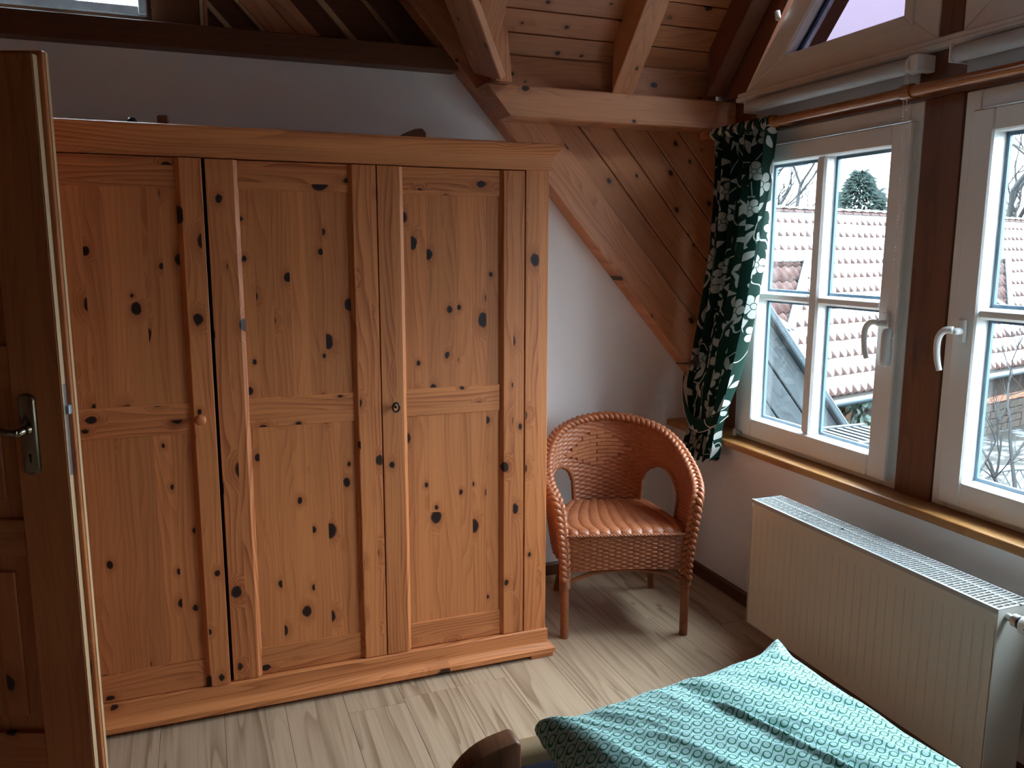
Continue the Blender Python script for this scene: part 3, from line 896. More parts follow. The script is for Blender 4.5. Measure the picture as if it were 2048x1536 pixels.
# handle plate with rounded ends
b = MB()
pc = 0.091; zc = 1.038; hw, hh = 0.021, 0.104
out = []
for sz in (1, -1):
    for i in range(13):
        a = math.pi * i / 12
        out.append((pc + hw * math.cos(a) * sz, zc + sz * (hh - 0.015) + 0.015 * math.sin(a) * sz))
n = len(out)
vs = [DP + LD * a + ND * 0.0 + UPV * z for a, z in out] + [DP + LD * a + ND * 0.006 + UPV * z for a, z in out]
inn = [(pc + (a - pc) * 0.86, zc + (z - zc) * 0.97) for a, z in out]
vs += [DP + LD * a + ND * 0.009 + UPV * z for a, z in inn]
fs = [tuple(range(n)), tuple(range(2 * n, 3 * n))[::-1]]
for i in range(n):
    j = (i + 1) % n
    fs += [(i, j, n + j, n + i), (n + i, n + j, 2 * n + j, 2 * n + i)]
b.add(vs, fs)
plate = auto_smooth(b.build('handle_plate', M['brass'], dr, grain=None, label='aged brass plate with keyhole'), 40)
b = MB()
hp = lambda a, nn, z: DP + LD * a + ND * nn + UPV * z
b.lathe([(0.013, 0), (0.013, 0.006), (0.009, 0.008), (0.009, 0.020), (0.011, 0.022), (0.011, 0.030), (0.009, 0.032), (0.0095, 0.048)], hp(pc, 0.009, 1.052), ND, 18)
path = spline([hp(pc, 0.052, 1.052), hp(pc + 0.02, 0.060, 1.054), hp(pc + 0.05, 0.060, 1.062), hp(pc + 0.085, 0.058, 1.058), hp(pc + 0.12, 0.056, 1.046)], 6)
b.tube(path, [0.0105, 0.0105] + [0.0085] * (len(path) - 3) + [0.007], 14)
b.build('lever', M['brass'], plate, grain=None, smooth=True)
b = MB()
b.lathe([(0.0042, 0.0), (0.0042, 0.0006)], hp(pc, 0.0092, 0.985), ND, 14)
b.obox(hp(pc - 0.0022, 0.0092, 0.966), LD, ND, UPV, 0.0044, 0.0006, 0.018)
b.build('keyhole', M['black'], plate, grain=None)
# latch in the edge
b = MB(); b.obox(DP + LD * (0.0020) + ND * (-0.0185) + UPV * 0.93, LD, ND, UPV, -0.0012, 0.014, 0.235)
lp = b.build('lock_strip', M['steel'], dr, grain=None, bevel=0.0008)
b = MB(); b.obox(DP + LD * 0.001 + ND * (-0.0175) + UPV * 1.088, LD, ND, UPV, -0.011, 0.012, 0.024)
b.build('latch', plain('pale_blue_latch', (0.50, 0.62, 0.74), 0.3, metallic=0.6), lp, grain=None, bevel=0.002)

# ================================================================== RADIATOR
rd = root('radiator', (1.94, 1.90, 0.0), 'long cream white panel radiator with slotted top under the window sill', 'radiator')
RX0, RX1, RY0, RY1, RZ0, RZ1 = 1.870, 2.000, 1.396, 2.404, 0.110, 0.592
# front panel: shallow vertical flutes
ny = 30; pitch = (RY1 - RY0 - 0.03) / ny
ys = [RY0 + 0.004]
prof = []
for k in range(ny):
    yc = RY0 + 0.015 + (k + 0.5) * pitch
    for dy, dx in ((-0.40, 0.0), (-0.16, 0.0), (-0.07, 0.0024), (0.07, 0.0024), (0.16, 0.0), (0.40, 0.0)):
        prof.append((yc + dy * pitch, dx))
prof = [(RY0 + 0.006, 0.0)] + prof + [(RY1 - 0.006, 0.0)]
rows = []
for zf, fade in ((RZ0 + 0.0, 0.0), (RZ0 + 0.035, 0.0), (RZ0 + 0.060, 1.0), (RZ1 - 0.075, 1.0), (RZ1 - 0.050, 0.0), (RZ1 - 0.012, 0.0)):
    rows.append([(RX0 + 0.002 + dx * fade, y, zf) for y, dx in prof])
m = MB(); m.grid(rows)
nv = len(prof)
back = [[(RX0 + 0.014, y, r[0][2]) for y, dx in prof] for r in (rows[0], rows[-1])]
base = len(m.v)
m.add([(RX0 + 0.014, RY0 + 0.006, RZ0), (RX0 + 0.014, RY1 - 0.006, RZ0), (RX0 + 0.014, RY1 - 0.006, RZ1 - 0.012), (RX0 + 0.014, RY0 + 0.006, RZ1 - 0.012)], [(0, 1, 2, 3)])
m.build('front_panel', M['radiator'], rd, grain=None, fixn=True)
m = MB(); m.box(RX1 - 0.018, RX1, RY0 + 0.006, RY1 - 0.006, RZ0 + 0.01, RZ1 - 0.012)
m.build('back_panel', M['radiator'], rd, grain=None, bevel=0.002)
m = MB()
yy = RY0 + 0.02
while yy < RY1 - 0.02:
    m.box(RX0 + 0.03, RX1 - 0.03, yy, yy + 0.0012, RZ0 + 0.04, RZ1 - 0.06); yy += 0.0166
m.build('fins', plain('shaded_fin_metal', (0.16, 0.155, 0.15), 0.7), rd, grain=None)  # dark grey carries the shade between the fins in its colour
for y0, y1 in ((RY0, RY0 + 0.003), (RY1 - 0.003, RY1)):
    m = MB(); m.box(RX0 + 0.001, RX1, y0, y1, RZ0, RZ1 - 0.003)
    m.build('side_cover', M['radiator'], rd, grain=None)
# slotted top
m = MB()
zt0, zt1 = RZ1 - 0.003, RZ1
strips = (RX0, RX0 + 0.009), (RX0 + 0.079, RX0 + 0.085), (RX1 - 0.004, RX1)
for a, b_ in strips: m.box(a, b_, RY0, RY1, zt0, zt1)
m.box(RX0, RX0 + 0.0015, RY0, RY1, RZ1 - 0.014, zt0)
m.box(RX0 + 0.009, RX1 - 0.004, RY0, RY0 + 0.008, zt0, zt1); m.box(RX0 + 0.009, RX1 - 0.004, RY1 - 0.008, RY1, zt0, zt1)
yy = RY0 + 0.008; k = 0
while yy < RY1 - 0.012:
    m.box(RX0 + 0.009, RX0 + 0.079, yy + 0.0086, yy + 0.0125, zt0, zt1)
    m.box(RX0 + 0.085, RX1 - 0.004, yy + 0.0086, yy + 0.0125, zt0, zt1)
    if k % 2 == 0: m.box(RX0 + 0.031, RX0 + 0.034, yy, yy + 0.0086, zt0, zt1); m.box(RX0 + 0.055, RX0 + 0.058, yy, yy + 0.0086, zt0, zt1)
    yy += 0.0125; k += 1
m.build('top_grille', plain('white_enamel', (0.40, 0.41, 0.41), 0.3), rd, grain=None)
m = MB(); m.lathe([(0.004, 0), (0.0055, 0.001), (0.002, 0.004)], (RX0 + 0.070, 2.02, RZ1), (0, 0, 1), 10)
m.build('screw', M['black'], rd, grain=None)
for yb in (1.55, 2.25):
    m = MB(); m.box(RX1, XW - 0.03, yb - 0.012, yb + 0.012, 0.20, 0.52)
    m.build('bracket', M['radiator'], rd, grain=None)
# thermostat valve at the near end
vv = Vector((1.904, RY0, 0.568)); ax = Vector((0.0, -1, -0.02))
m = MB(); m.lathe([(0.010, -0.004), (0.010, 0.020), (0.017, 0.020), (0.0175, 0.034), (0.015, 0.036)], vv, ax, 20)
val = m.build('valve', M['steel'], rd, grain=None, smooth=False, label='chrome valve collar')
m = MB(); m.lathe([(0.016, 0.036), (0.019, 0.038), (0.019, 0.042), (0.016, 0.044)], vv, ax, 20)
m.build('dial_ring', M['black'], val, grain=None)
m = MB(); m.lathe([(0.021, 0.044), (0.026, 0.048), (0.0275, 0.060), (0.0275, 0.105), (0.023, 0.112), (0.008, 0.114)], vv, ax, 24)
m.build('thermostat_head', M['white_plastic'], val, grain=None, smooth=True)
m = MB()
for i in range(16):
    a = 2 * math.pi * i / 16
    c = vv + Vector((0.0265 * math.cos(a), -0.066, 0.0265 * math.sin(a)))
    m.obox(c, (math.cos(a), 0, math.sin(a)), (0, -1, 0), (-math.sin(a), 0, math.cos(a)), 0.0016, 0.036, 0.0028)
m.build('slots', M['black'], val, grain=None)

# ================================================================== ROLLER BLINDS, CURTAIN ROD
def blind(y0, y1, label, chain, parent_name='roller_blind'):
    r_ = root(parent_name, (2.105, (y0 + y1) / 2, 2.0), label, 'roller blind', 'roller blinds above the casement windows')
    zc, xc = 2.068, 2.108
    m = MB(); m.tube([(xc, y0 + 0.045, zc), (xc, y1 - 0.012, zc)], 0.0245, 24)
    auto_smooth(m.build('roll', M['blind'], r_, grain=None), 40)
    m = MB(); m.box(xc + 0.0225, xc + 0.0245, y0 + 0.028, y1 - 0.030, 2.006, zc)
    m.build('fabric', M['blind'], r_, grain=None)
    m = MB(); m.box(xc + 0.019, xc + 0.028, y0 + 0.028, y1 - 0.030, 2.002, 2.009)
    m.build('bottom_bar', M['blind'], r_, grain=None, bevel=0.002)
    for yb, w in ((y0, 0.03), (y1 - 0.010, 0.006)):
        m = MB(); m.box(xc - 0.026, XF - 0.004, yb, yb + w, zc - 0.026, zc + 0.026)
        m.build('bracket', M['white_plastic'], r_, grain=None, bevel=0.006, seg=2)
    m = MB(); m.lathe([(0.027, 0.0), (0.030, 0.004), (0.030, 0.010), (0.026, 0.014)], (xc, y0 + 0.030, zc), (0, 1, 0), 24)
    m.build('chain_wheel', M['white_plastic'], r_, grain=None, smooth=True)
    if chain:
        pa = spline([(xc - 0.030, y0 + 0.037, zc), (xc - 0.032, y0 + 0.034, 1.95), (xc - 0.030, y0 + 0.028, 1.76), (xc - 0.028, y0 + 0.025, 1.53), (xc - 0.026, y0 + 0.045, 1.28), (xc - 0.026, y0 + 0.05, 1.20)], 40)
        pb = spline([(xc - 0.020, y0 + 0.037, zc), (xc - 0.022, y0 + 0.030, 1.95), (xc - 0.022, y0 + 0.018, 1.76), (xc - 0.022, y0 + 0.010, 1.53), (xc - 0.022, y0 + 0.008, 1.28), (xc - 0.024, y0 + 0.016, 1.16), (xc - 0.026, y0 + 0.04, 1.125)], 34)
        m = MB()
        for p in (pa, pb):
            dist = 0.0; last = p[0]
            m.tube(p, 0.0006, 4)
            for q in p:
                dist += (q - last).length; last = q
                if dist > 0.0072:
                    dist = 0.0
                    m.lathe([(0.0005, -0.0022), (0.0019, -0.0012), (0.0022, 0.0), (0.0019, 0.0012), (0.0005, 0.0022)], q, (0, 0, 1), 6)
        m.build('bead_chain', M['white_plastic'], r_, grain=None, smooth=True)
        m = MB(); m.lathe([(0.004, 0.0), (0.017, 0.006), (0.019, 0.03), (0.019, 0.105), (0.015, 0.125), (0.010, 0.128)], (xc - 0.024, y0 + 0.034, 1.125), (0, 0, 1), 20)
        m.build('chain_weight', plain('frosted_plastic', (0.72, 0.73, 0.73), 0.35), r_, grain=None, smooth=True)
    return r_
blind(2.002, 2.860, 'grey roller blind rolled up above the left window, with bead chain', True)
blind(0.995, 1.892, 'grey roller blind above the right window at the picture edge', False)

rod = root('curtain_rod', (2.07, 2.0, 1.975), 'long round wooden curtain rod in front of both windows', 'curtain rod')
m = MB(); m.tube([(2.074, 0.85, 1.982), (2.074, 3.11, 1.982)], 0.0165, 20)
auto_smooth(m.build('pole', M['rod'], rod, grain='y'), 40)
for yb in (2.018, 2.655, 0.95):
    m = MB()
    m.lathe([(0.0168, -0.019), (0.022, -0.019), (0.0235, -0.012), (0.0235, 0.012), (0.022, 0.019), (0.0168, 0.019)], (2.074, yb, 1.982), (0, 1, 0), 24)
    m.tube([(2.09, yb, 1.982), (XF - 0.003, yb, 1.982)], 0.011, 14)
    auto_smooth(m.build('bracket_ring', M['rod'], rod, grain='y'), 40)
m = MB(); m.lathe([(0.0165, 0.0), (0.020, 0.004), (0.020, 0.014), (0.014, 0.018), (0.004, 0.02)], (2.074, 3.11, 1.982), (0, 1, 0), 18)
m.build('finial', M['rod'], rod, grain='y', smooth=True)

# ================================================================== WICKER CHAIR (built in its own axes: x right, y back, z up)
def wicker_mat(name, ca, cb, rough=0.35):
    g = G(name)
    co = g.objco()
    n = g.noise(co, 60.0, 3.0); n2 = g.noise(co, 9.0, 2.0)
    f = g.math('MINIMUM', g.math('MAXIMUM', g.add(g.mul(g.sub(n, 0.35), 1.3), g.mul(g.sub(n2, 0.5), 0.9)), 0.0), 1.0)
    return g.done(g.bsdf(g.mix(f, ca, cb), rough + 0.08, 0.45, coat=0.06))
M['wicker'] = wicker_mat('red_brown_wicker', (0.40, 0.130, 0.052), (0.19, 0.048, 0.021))
M['cane'] = wicker_mat('red_brown_cane', (0.30, 0.098, 0.038), (0.17, 0.048, 0.020), 0.28)
M['inlay'] = wicker_mat('flat_cane_strip', (0.42, 0.15, 0.065), (0.30, 0.09, 0.038), 0.25)

ch = root('wicker_chair', (1.4885, 2.6555, 0.0), 'red-brown woven wicker armchair with curved back beside the wardrobe', 'chair', rotz=-math.atan2(0.293, 0.956))
half = [(0.237, 0.000, 0.235), (0.240, -0.006, 0.33), (0.252, -0.012, 0.44), (0.264, -0.010, 0.530), (0.278, 0.018, 0.570), (0.292, 0.085, 0.598),
        (0.292, 0.18, 0.640), (0.268, 0.285, 0.698), (0.215, 0.375, 0.748), (0.115, 0.445, 0.779), (0.0, 0.470, 0.791)]
full = [(-x, y, z) for x, y, z in half][:-1] + half[::-1]
rim = spline(full, 14)
def resample(path, n):
    d = [0.0]
    for a, b in zip(path, path[1:]): d.append(d[-1] + (b - a).length)
    out = []; j = 0
    for i in range(n):
        s = d[-1] * i / (n - 1)
        while j < len(d) - 2 and d[j + 1] < s: j += 1
        t = (s - d[j]) / max(1e-9, d[j + 1] - d[j])
        out.append(path[j].lerp(path[j + 1], t))
    return out
rim_low = [p for p in rim if True]
# the shell: from the seat frame curve up to the rim
NR, NROW = 48, 50
SUB_U, SUB_V = 5, 4
iu = [i for i, p in enumerate(rim) if p.z >= 0.52]
top_curve = resample(rim[iu[0]:iu[-1] + 1], NR * SUB_U + 1)
base_half = [(0.243, 0.004, 0.30), (0.262, 0.10, 0.30), (0.262, 0.20, 0.30), (0.235, 0.30, 0.30), (0.180, 0.375, 0.30), (0.095, 0.410, 0.30), (0.0, 0.420, 0.30)]
base_curve = resample(spline([(-x, y, z) for x, y, z in base_half][:-1] + base_half[::-1], 14), NR * SUB_U + 1)
def shell_pt(i, s):
    a, b = base_curve[i], top_curve[i]
    p = a.lerp(b, s)
    bul = math.sin(math.pi * s) * 0.012
    c = Vector((0.0, 0.16, p.z)); o = (p - c); o.z = 0
    return p + o.normalized() * bul
NU = NR * SUB_U; NV = NROW * SUB_V
def in_hole(u, s):
    """arched openings left and right of the backrest; u in 0..1 along the rim"""
    for uc in (0.305, 0.695):
        du = (u - uc) / 0.078
        if abs(du) < 1 and s > 0.22:
            top = 0.40 + 0.255 * math.sqrt(max(0.0, 1 - du * du))
            if s < top: return True
    return False
vs = []; idx = {}
rows_p = []
for j in range(NV + 1):
    s = j / NV
    rows_p.append([shell_pt(i, s) for i in range(NU + 1)])
verts = []; faces = []
for j in range(NV + 1):
    for i in range(NU + 1):
        p = rows_p[j][i]
        tu = rows_p[j][min(i + 1, NU)] - rows_p[j][max(i - 1, 0)]
        tv = rows_p[min(j + 1, NV)][i] - rows_p[max(j - 1, 0)][i]
        n = tu.cross(tv).normalized()
        y = j / SUB_V; row = int(math.floor(y)); fr = y - row
        prof = math.sqrt(max(0.0, 1 - (2 * fr - 1) ** 2))
        x = i / SUB_U
        w = math.tanh(2.2 * math.cos(math.pi * (x + row)))
        verts.append(p + n * (0.0034 * w * (0.25 + 0.75 * prof) + 0.0026 * prof * (1 if n.y < 0 else -1)))
for j in range(NV):
    for i in range(NU):
        if in_hole((i + 0.5) / NU, (j + 0.5) / NV): continue
        a = j * (NU + 1) + i
        faces.append((a, a + 1, a + NU + 2, a + NU + 1))
m = MB(); m.add(verts, faces)
shell = m.build('backrest', M['wicker'], ch, local=True, grain=None, smooth=True, fixn=False, label='woven curved backrest with two arched openings')
# rounded cane round the openings
for uc in (0.305, 0.695):
    path = []
    for k in range(41):
        a = math.pi * k / 40
        du = -math.cos(a)
        s = 0.40 + 0.255 * math.sin(a)
        path.append(shell_pt(int(round((uc + 0.080 * du) * NU)), s))
    lo = [shell_pt(int(round((uc - 0.080) * NU)), 0.20 + 0.20 * t / 6) for t in range(6)]
    hi = [shell_pt(int(round((uc + 0.080) * NU)), 0.40 - 0.20 * t / 6) for t in range(1, 7)]
    m = MB(); m.tube(lo + path + hi, 0.0095, 10)
    m.build('opening_edge', M['cane'], shell, local=True, grain=None, smooth=True)
# flat strips woven as a diamond in the backrest
m = MB()
mid = NU // 2
for r_ in range(-4, 5):
    cnt = 5 - abs(r_)
    for c in range(cnt):
        ui = mid - 8 + int(round((c - (cnt - 1) / 2) * 11))
        s = 0.715 + r_ * 0.034
        for q, (w, h) in enumerate(((11, 0.030),)):
            P = [[shell_pt(max(0, min(NU, ui - w // 2 + (0 if k == 0 else w))), s + (-h / 2 if l == 0 else h / 2)) for k in (0, 1)] for l in (0, 1)]
            n = (P[0][1] - P[0][0]).cross(P[1][0] - P[0][0]).normalized()
            f = -1.0
            lift = 0.0070 + (0.0020 if (c + r_) % 2 else 0.0)
            q4 = [P[0][0], P[0][1], P[1][1], P[1][0]]
            sgn = -1 if n.y > 0 else 1
            m.hexa([p + n * sgn * 0.002 for p in q4] + [p + n * sgn * lift for p in q4])
m.build('diamond_inlay', M['inlay'], shell, local=True, grain=None, bevel=0.001)
# braided rim: three strands
def braid(path, w, t, r, turns, name, parent, up=None):
    P = resample(path, max(60, int(turns * 14)))
    N = len(P)
    frames = []
    prev = None
    for i in range(N):
        tg = (P[min(i + 1, N - 1)] - P[max(i - 1, 0)]).normalized()
        o = P[i] - Vector((0, 0.16, P[i].z)); o = (o - tg * o.dot(tg)).normalized()
        frames.append((o, tg.cross(o)))
    m = MB()
    for k in range(3):
        line = []
        for i in range(N):
            ph = 2 * math.pi * turns * i / (N - 1) + 2 * math.pi * k / 3
            a, b = frames[i]
            line.append(P[i] + a * (w * math.sin(ph)) + b * (t * math.sin(2 * ph)))
        m.tube(line, r, 7)
    return m.build(name, M['wicker'], parent, local=True, grain=None, smooth=True)
braid([p + Vector((0, -0.004, 0.0)) for p in rim], 0.0165, 0.0070, 0.0105, 27, 'braided_rim', ch)
# inner and outer lining of the arm fronts below the arms
for sx in (-1, 1):
    rows = []
    for j in range(0, 41):
        z = 0.27 + (0.53 - 0.27) * j / 40
        fx = interp([(0.27, 0.240), (0.40, 0.249), (0.50, 0.264), (0.53, 0.270)], z)
        rows.append([(sx * (fx + 0.010 * k / 6), -0.004 + 0.014 * k / 6, z + 0.0018 * math.sin(j * 2.4)) for k in range(7)])
    m = MB(); m.grid(rows)
    m.build('arm_lining', M['wicker'], ch, local=True, grain=None, smooth=True)
# seat: padded looking ribs running front to back, woven across
NSX, NSY = 132, 128
def seat_halfwidth(t): return interp([(0.0, 0.226), (0.25, 0.250), (0.5, 0.250), (0.75, 0.222), (1.0, 0.165)], t)
rows = []
for j in range(NSY + 1):
    t = j / NSY
    y = -0.004 + 0.415 * t
    row = []
    for i in range(NSX + 1):
        u = -1 + 2 * i / NSX
        x = u * seat_halfwidth(t)
        rib = abs(math.sin(math.pi * (u + 1) * 5.5))
        z = 0.434 - 0.020 * math.sin(math.pi * min(1, t * 1.1)) - 0.010 * t + 0.0065 * rib ** 0.6 + 0.0020 * math.tanh(2 * math.cos(math.pi * (u + 1) * 11)) * math.cos(math.pi * j / 2)
        edge = max(0.0, abs(u) - 0.9) / 0.1
        z -= 0.010 * edge ** 2
        if t < 0.06: z -= 0.020 * (1 - t / 0.06) ** 2
        row.append((x, y, z))
    rows.append(row)
m = MB(); m.grid(rows)
seat = m.build('seat', M['wicker'], ch, local=True, grain=None, smooth=True, fixn=False, label='ribbed woven seat')
m = MB()
low = [[(p[0], p[1], p[2] - 0.03) for p in r] for r in (rows[0], rows[NSY // 4], rows[NSY // 2], rows[3 * NSY // 4], rows[-1])]
m.grid([[r[0], r[NSX // 4], r[NSX // 2], r[3 * NSX // 4], r[-1]] for r in low])
m.build('seat_base', M['wicker'], seat, local=True, grain=None, fixn=False)
# front apron, arched along its lower edge
NA, RA = 19, 17
rows = []
for j in range(RA * 4 + 1):
    y_ = j / 4; rw = int(math.floor(y_)); fr = y_ - rw
    prof = math.sqrt(max(0.0, 1 - (2 * fr - 1) ** 2))
    row = []
    for i in range(NA * 5 + 1):
        u = -1 + 2 * i / (NA * 5)
        zb = 0.272 + 0.010 * (1 - u * u)
        z = lerp(zb, 0.420, j / (RA * 4))
        w = math.tanh(2.2 * math.cos(math.pi * (i / 5 + rw)))
        row.append((u * 0.226, -0.006 - 0.010 * (1 - u ** 4) - (0.0034 * w * (0.3 + 0.7 * prof) + 0.0026 * prof), z))
    rows.append(row)
m = MB(); m.grid(rows)
m.build('apron', M['wicker'], ch, local=True, grain=None, smooth=True, fixn=False)
m = MB()
for k in range(3):
    m.tube([(-0.226 + 0.452 * i / 80, -0.020 + 0.003 * math.cos(0.9 * i + 2.1 * k), 0.421 + 0.0035 * math.sin(0.9 * i + 2.1 * k)) for i in range(81)], 0.0035, 6)
m.build('apron_cord', M['wicker'], ch, local=True, grain=None, smooth=True)
# legs
def leg(pts, r0, r1, bind):
    path = spline(pts, 6)
    m = MB(); m.tube(path, [lerp(r0, r1, i / (len(path) - 1)) for i in range(len(path))], 16)
    o = m.build('leg', M['cane'], ch, local=True, grain=None, smooth=False)
    auto_smooth(o, 40)
    if bind:
        m = MB()
        x, y, _ = pts[0]
        for k in range(7):
            z = 0.208 + 0.0062 * k
            m.tube([(x + 0.0195 * math.cos(t / 18 * 2 * math.pi), y + 0.0195 * math.sin(t / 18 * 2 * math.pi), z) for t in range(18)], 0.0034, 6, closed=True)
        m.build('binding', M['cane'], o, local=True, grain=None, smooth=True)
for sx in (-1, 1):
    leg([(sx * 0.237, 0.0, 0.0), (sx * 0.237, 0.0, 0.12), (sx * 0.238, 0.0, 0.26)], 0.0165, 0.0170, True)
    leg([(sx * 0.215, 0.455, 0.0), (sx * 0.195, 0.415, 0.14), (sx * 0.175, 0.37, 0.33)], 0.0135, 0.0145, False)
    m = MB(); m.tube(spline([(sx * 0.237, 0.006, 0.225), (sx * 0.21, 0.10, 0.262), (sx * 0.205, 0.22, 0.272), (sx * 0.20, 0.33, 0.25), (sx * 0.192, 0.41, 0.17)], 8), 0.0095, 10)
    m.build('brace', M['cane'], ch, local=True, grain=None, smooth=True)
m = MB(); m.tube(spline([(-0.225, 0.004, 0.222), (-0.13, 0.012, 0.258), (0.0, 0.014, 0.268), (0.13, 0.012, 0.258), (0.225, 0.004, 0.222)], 8), 0.0085, 10)
m.build('brace', M['cane'], ch, local=True, grain=None, smooth=True)
m = MB(); m.tube(spline([(-0.185, 0.39, 0.25), (0.0, 0.40, 0.275), (0.185, 0.39, 0.25)], 8), 0.0085, 10)
m.build('brace', M['cane'], ch, local=True, grain=None, smooth=True)

# ================================================================== CURTAIN
def curtain_mat():
    g = G('green_floral_cotton')
    u, v, w = g.wc()
    wob = g.noise(g.vec(g.mul(u, 14.0), g.mul(v, 14.0)), 1.0, 1.0)
    wob2 = g.noise(g.vec(g.add(g.mul(u, 14.0), 31.7), g.mul(v, 14.0)), 1.0, 1.0)
    uu = g.add(u, g.mul(g.sub(wob, 0.5), 0.012)); vv_ = g.add(v, g.mul(g.sub(wob2, 0.5), 0.012))
    def cells(scale, sx, ox, oy):
        vo = g.n('ShaderNodeTexVoronoi', voronoi_dimensions='2D', feature='F1')
        p = g.vec(g.add(g.mul(uu, scale * sx), ox), g.add(g.mul(vv_, scale), oy))
        g.put(vo.inputs['Vector'], p); vo.inputs['Scale'].default_value = 1.0; vo.inputs['Randomness'].default_value = 0.75
        sb = g.n('ShaderNodeVectorMath', operation='SUBTRACT')
        g.link(p, sb.inputs[0]); g.link(vo.outputs['Position'], sb.inputs[1])
        sp = g.n('ShaderNodeSeparateXYZ'); g.link(sb.outputs[0], sp.inputs[0])
        cc = g.n('ShaderNodeSeparateColor'); g.link(vo.outputs['Color'], cc.inputs[0])
        return sp.outputs[0], sp.outputs[1], cc.outputs[0], cc.outputs[1], cc.outputs[2]
    # flowers with 5 petals and a round heart
    x, y, c0, c1, c2 = cells(6.4, 1.0, 0.0, 0.0)
    r = g.math('SQRT', g.add(g.mul(x, x), g.mul(y, y)))
    th = g.add(g.math('ARCTAN2', y, x), g.mul(c1, 6.28))
    pet = g.math('ABSOLUTE', g.math('COSINE', g.mul(th, 2.5)))
    R = g.add(0.20, g.mul(c2, 0.14))
    edge = g.mul(R, g.add(0.52, g.mul(g.math('POWER', pet, 0.6), 0.48)))
    fl = g.ramp(g.sub(edge, r), -0.008, 0.010)
    slit = g.ramp(pet, 0.10, 0.24)
    heart = g.ramp(r, g.mul(R, 0.22), g.mul(R, 0.26), 1.0, 0.0)
    gap = g.mul(g.ramp(r, g.mul(R, 0.26), g.mul(R, 0.30), 1.0, 0.0), g.ramp(r, g.mul(R, 0.20), g.mul(R, 0.24)))
    flower = g.mul(g.math('MAXIMUM', g.mul(fl, slit), heart), g.sub(1.0, gap))
    flower = g.mul(flower, g.ramp(c0, 0.30, 0.32))
    # leaves: pointed ellipses, each with its own turn
    def leaves(scale, sx, ox, oy, ln, wd, thr):
        x, y, c0, c1, c2 = cells(scale, sx, ox, oy)
        a = g.mul(c1, 6.28); ca = g.math('COSINE', a); sa = g.math('SINE', a)
        p = g.add(g.mul(x, ca), g.mul(y, sa)); q = g.sub(g.mul(y, ca), g.mul(x, sa))
        q = g.add(q, g.mul(g.mul(p, p), g.sub(g.mul(c2, 1.6), 0.8)))
        pn = g.math('DIVIDE', p, ln)
        wv = g.mul(g.math('MAXIMUM', g.sub(1.0, g.mul(pn, pn)), 0.0), wd)
        return g.mul(g.ramp(g.sub(wv, g.math('ABSOLUTE', q)), 0.0, 0.02), g.ramp(c0, thr, thr + 0.02))
    lf = leaves(8.8, 1.0, 5.3, 2.7, 0.42, 0.15, 0.25)
    lf2 = leaves(13.0, 1.0, 9.1, 7.7, 0.40, 0.16, 0.45)
    # thin wandering stems
    nz = g.noise(g.vec(g.mul(u, 7.0), g.mul(v, 5.0), 3.3), 1.0, 1.5)
    stem = g.ramp(g.math('ABSOLUTE', g.sub(nz, 0.5)), 0.006, 0.011, 1.0, 0.0)
    nofl = g.ramp(r, g.mul(R, 1.05), g.mul(R, 1.2))
    nofl = g.math('MAXIMUM', nofl, g.ramp(c0, 0.30, 0.32, 1.0, 0.0))
    pat = g.math('MAXIMUM', flower, g.mul(g.math('MAXIMUM', g.math('MAXIMUM', lf, lf2), stem), nofl))
    weave = g.noise(g.vec(g.mul(u, 900.0), g.mul(v, 900.0)), 1.0, 1.0)
    colr = g.mix(pat, (0.008, 0.036, 0.025), (0.56, 0.58, 0.54))
    b = g.bsdf(colr, 0.8, 0.2, weave, 0.0005)
    tl = g.n('ShaderNodeBsdfTranslucent'); g.put(tl.inputs[0], colr)
    mx = g.n('ShaderNodeMixShader'); mx.inputs[0].default_value = 0.22
    g.link(b.outputs[0], mx.inputs[1]); g.link(tl.outputs[0], mx.inputs[2])
    return g.done(mx)
M['curtain'] = curtain_mat()
cu = root('curtain', (2.06, 2.9, 0.6), 'dark green curtain with white flower print, tied back beside the left window', 'curtain')
# near edge (yr) and far edge (yl) of the hanging cloth by height
YRt = [(0.585, 2.880), (0.66, 2.862), (0.74, 2.858), (0.80, 2.838), (0.93, 2.790), (1.12, 2.735), (1.30, 2.690), (1.50, 2.648), (1.75, 2.632), (2.00, 2.624)]
YLt = [(0.585, 3.090), (0.66, 3.060), (0.74, 3.045), (0.80, 3.060), (0.90, 3.090), (1.0, 3.060), (1.11, 3.045), (1.30, 3.015), (1.50, 2.990), (1.75, 3.005), (2.00, 3.036)]
NC, NVc = 220, 150
rows = []; wcs = []
ZT, ZB = 1.990, 0.600
for j in range(NVc + 1):
    z = lerp(ZT, ZB, j / NVc)
    yr, yl = interp(YRt, z), interp(YLt, z)
    tie = math.exp(-((z - 0.80) / 0.16) ** 2)
    ampl = lerp(0.040, 0.026, tie) * (1.0 if z < 1.9 else lerp(0.75, 1.0, (ZT - z) / 0.09))
    row = []
    for i in range(NC + 1):
        u = i / NC
        ph = 2 * math.pi * (5.6 * u + 0.35 * math.sin(4.1 * u + 1.7 * z))
        fold = math.sin(ph) + 0.35 * math.sin(2.3 * ph + 2.0 * z)
        y = lerp(yr, yl, u) + 0.012 * math.cos(ph) * (1 - tie)
        xc = interp([(0.60, 2.022), (0.80, 2.035), (1.0, 2.045), (1.5, 2.058), (2.0, 2.074)], z) + 0.012 * math.sin(3 * u)
        x = xc - ampl * fold * 0.8 - 0.010 * tie * math.cos(math.pi * (u - 0.5))
        zz = z
        if j == 0: zz = z - 0.004 + 0.006 * math.sin(ph * 1.3)
        if j == NVc: zz = z + 0.012 * math.sin(2.2 * ph) - 0.010 * u * 2 + 0.01
        row.append((x, y, zz)); wcs.append((u * 1.05, z * 1.0, 0.0))
    rows.append(row)
m = MB(); m.grid(rows)
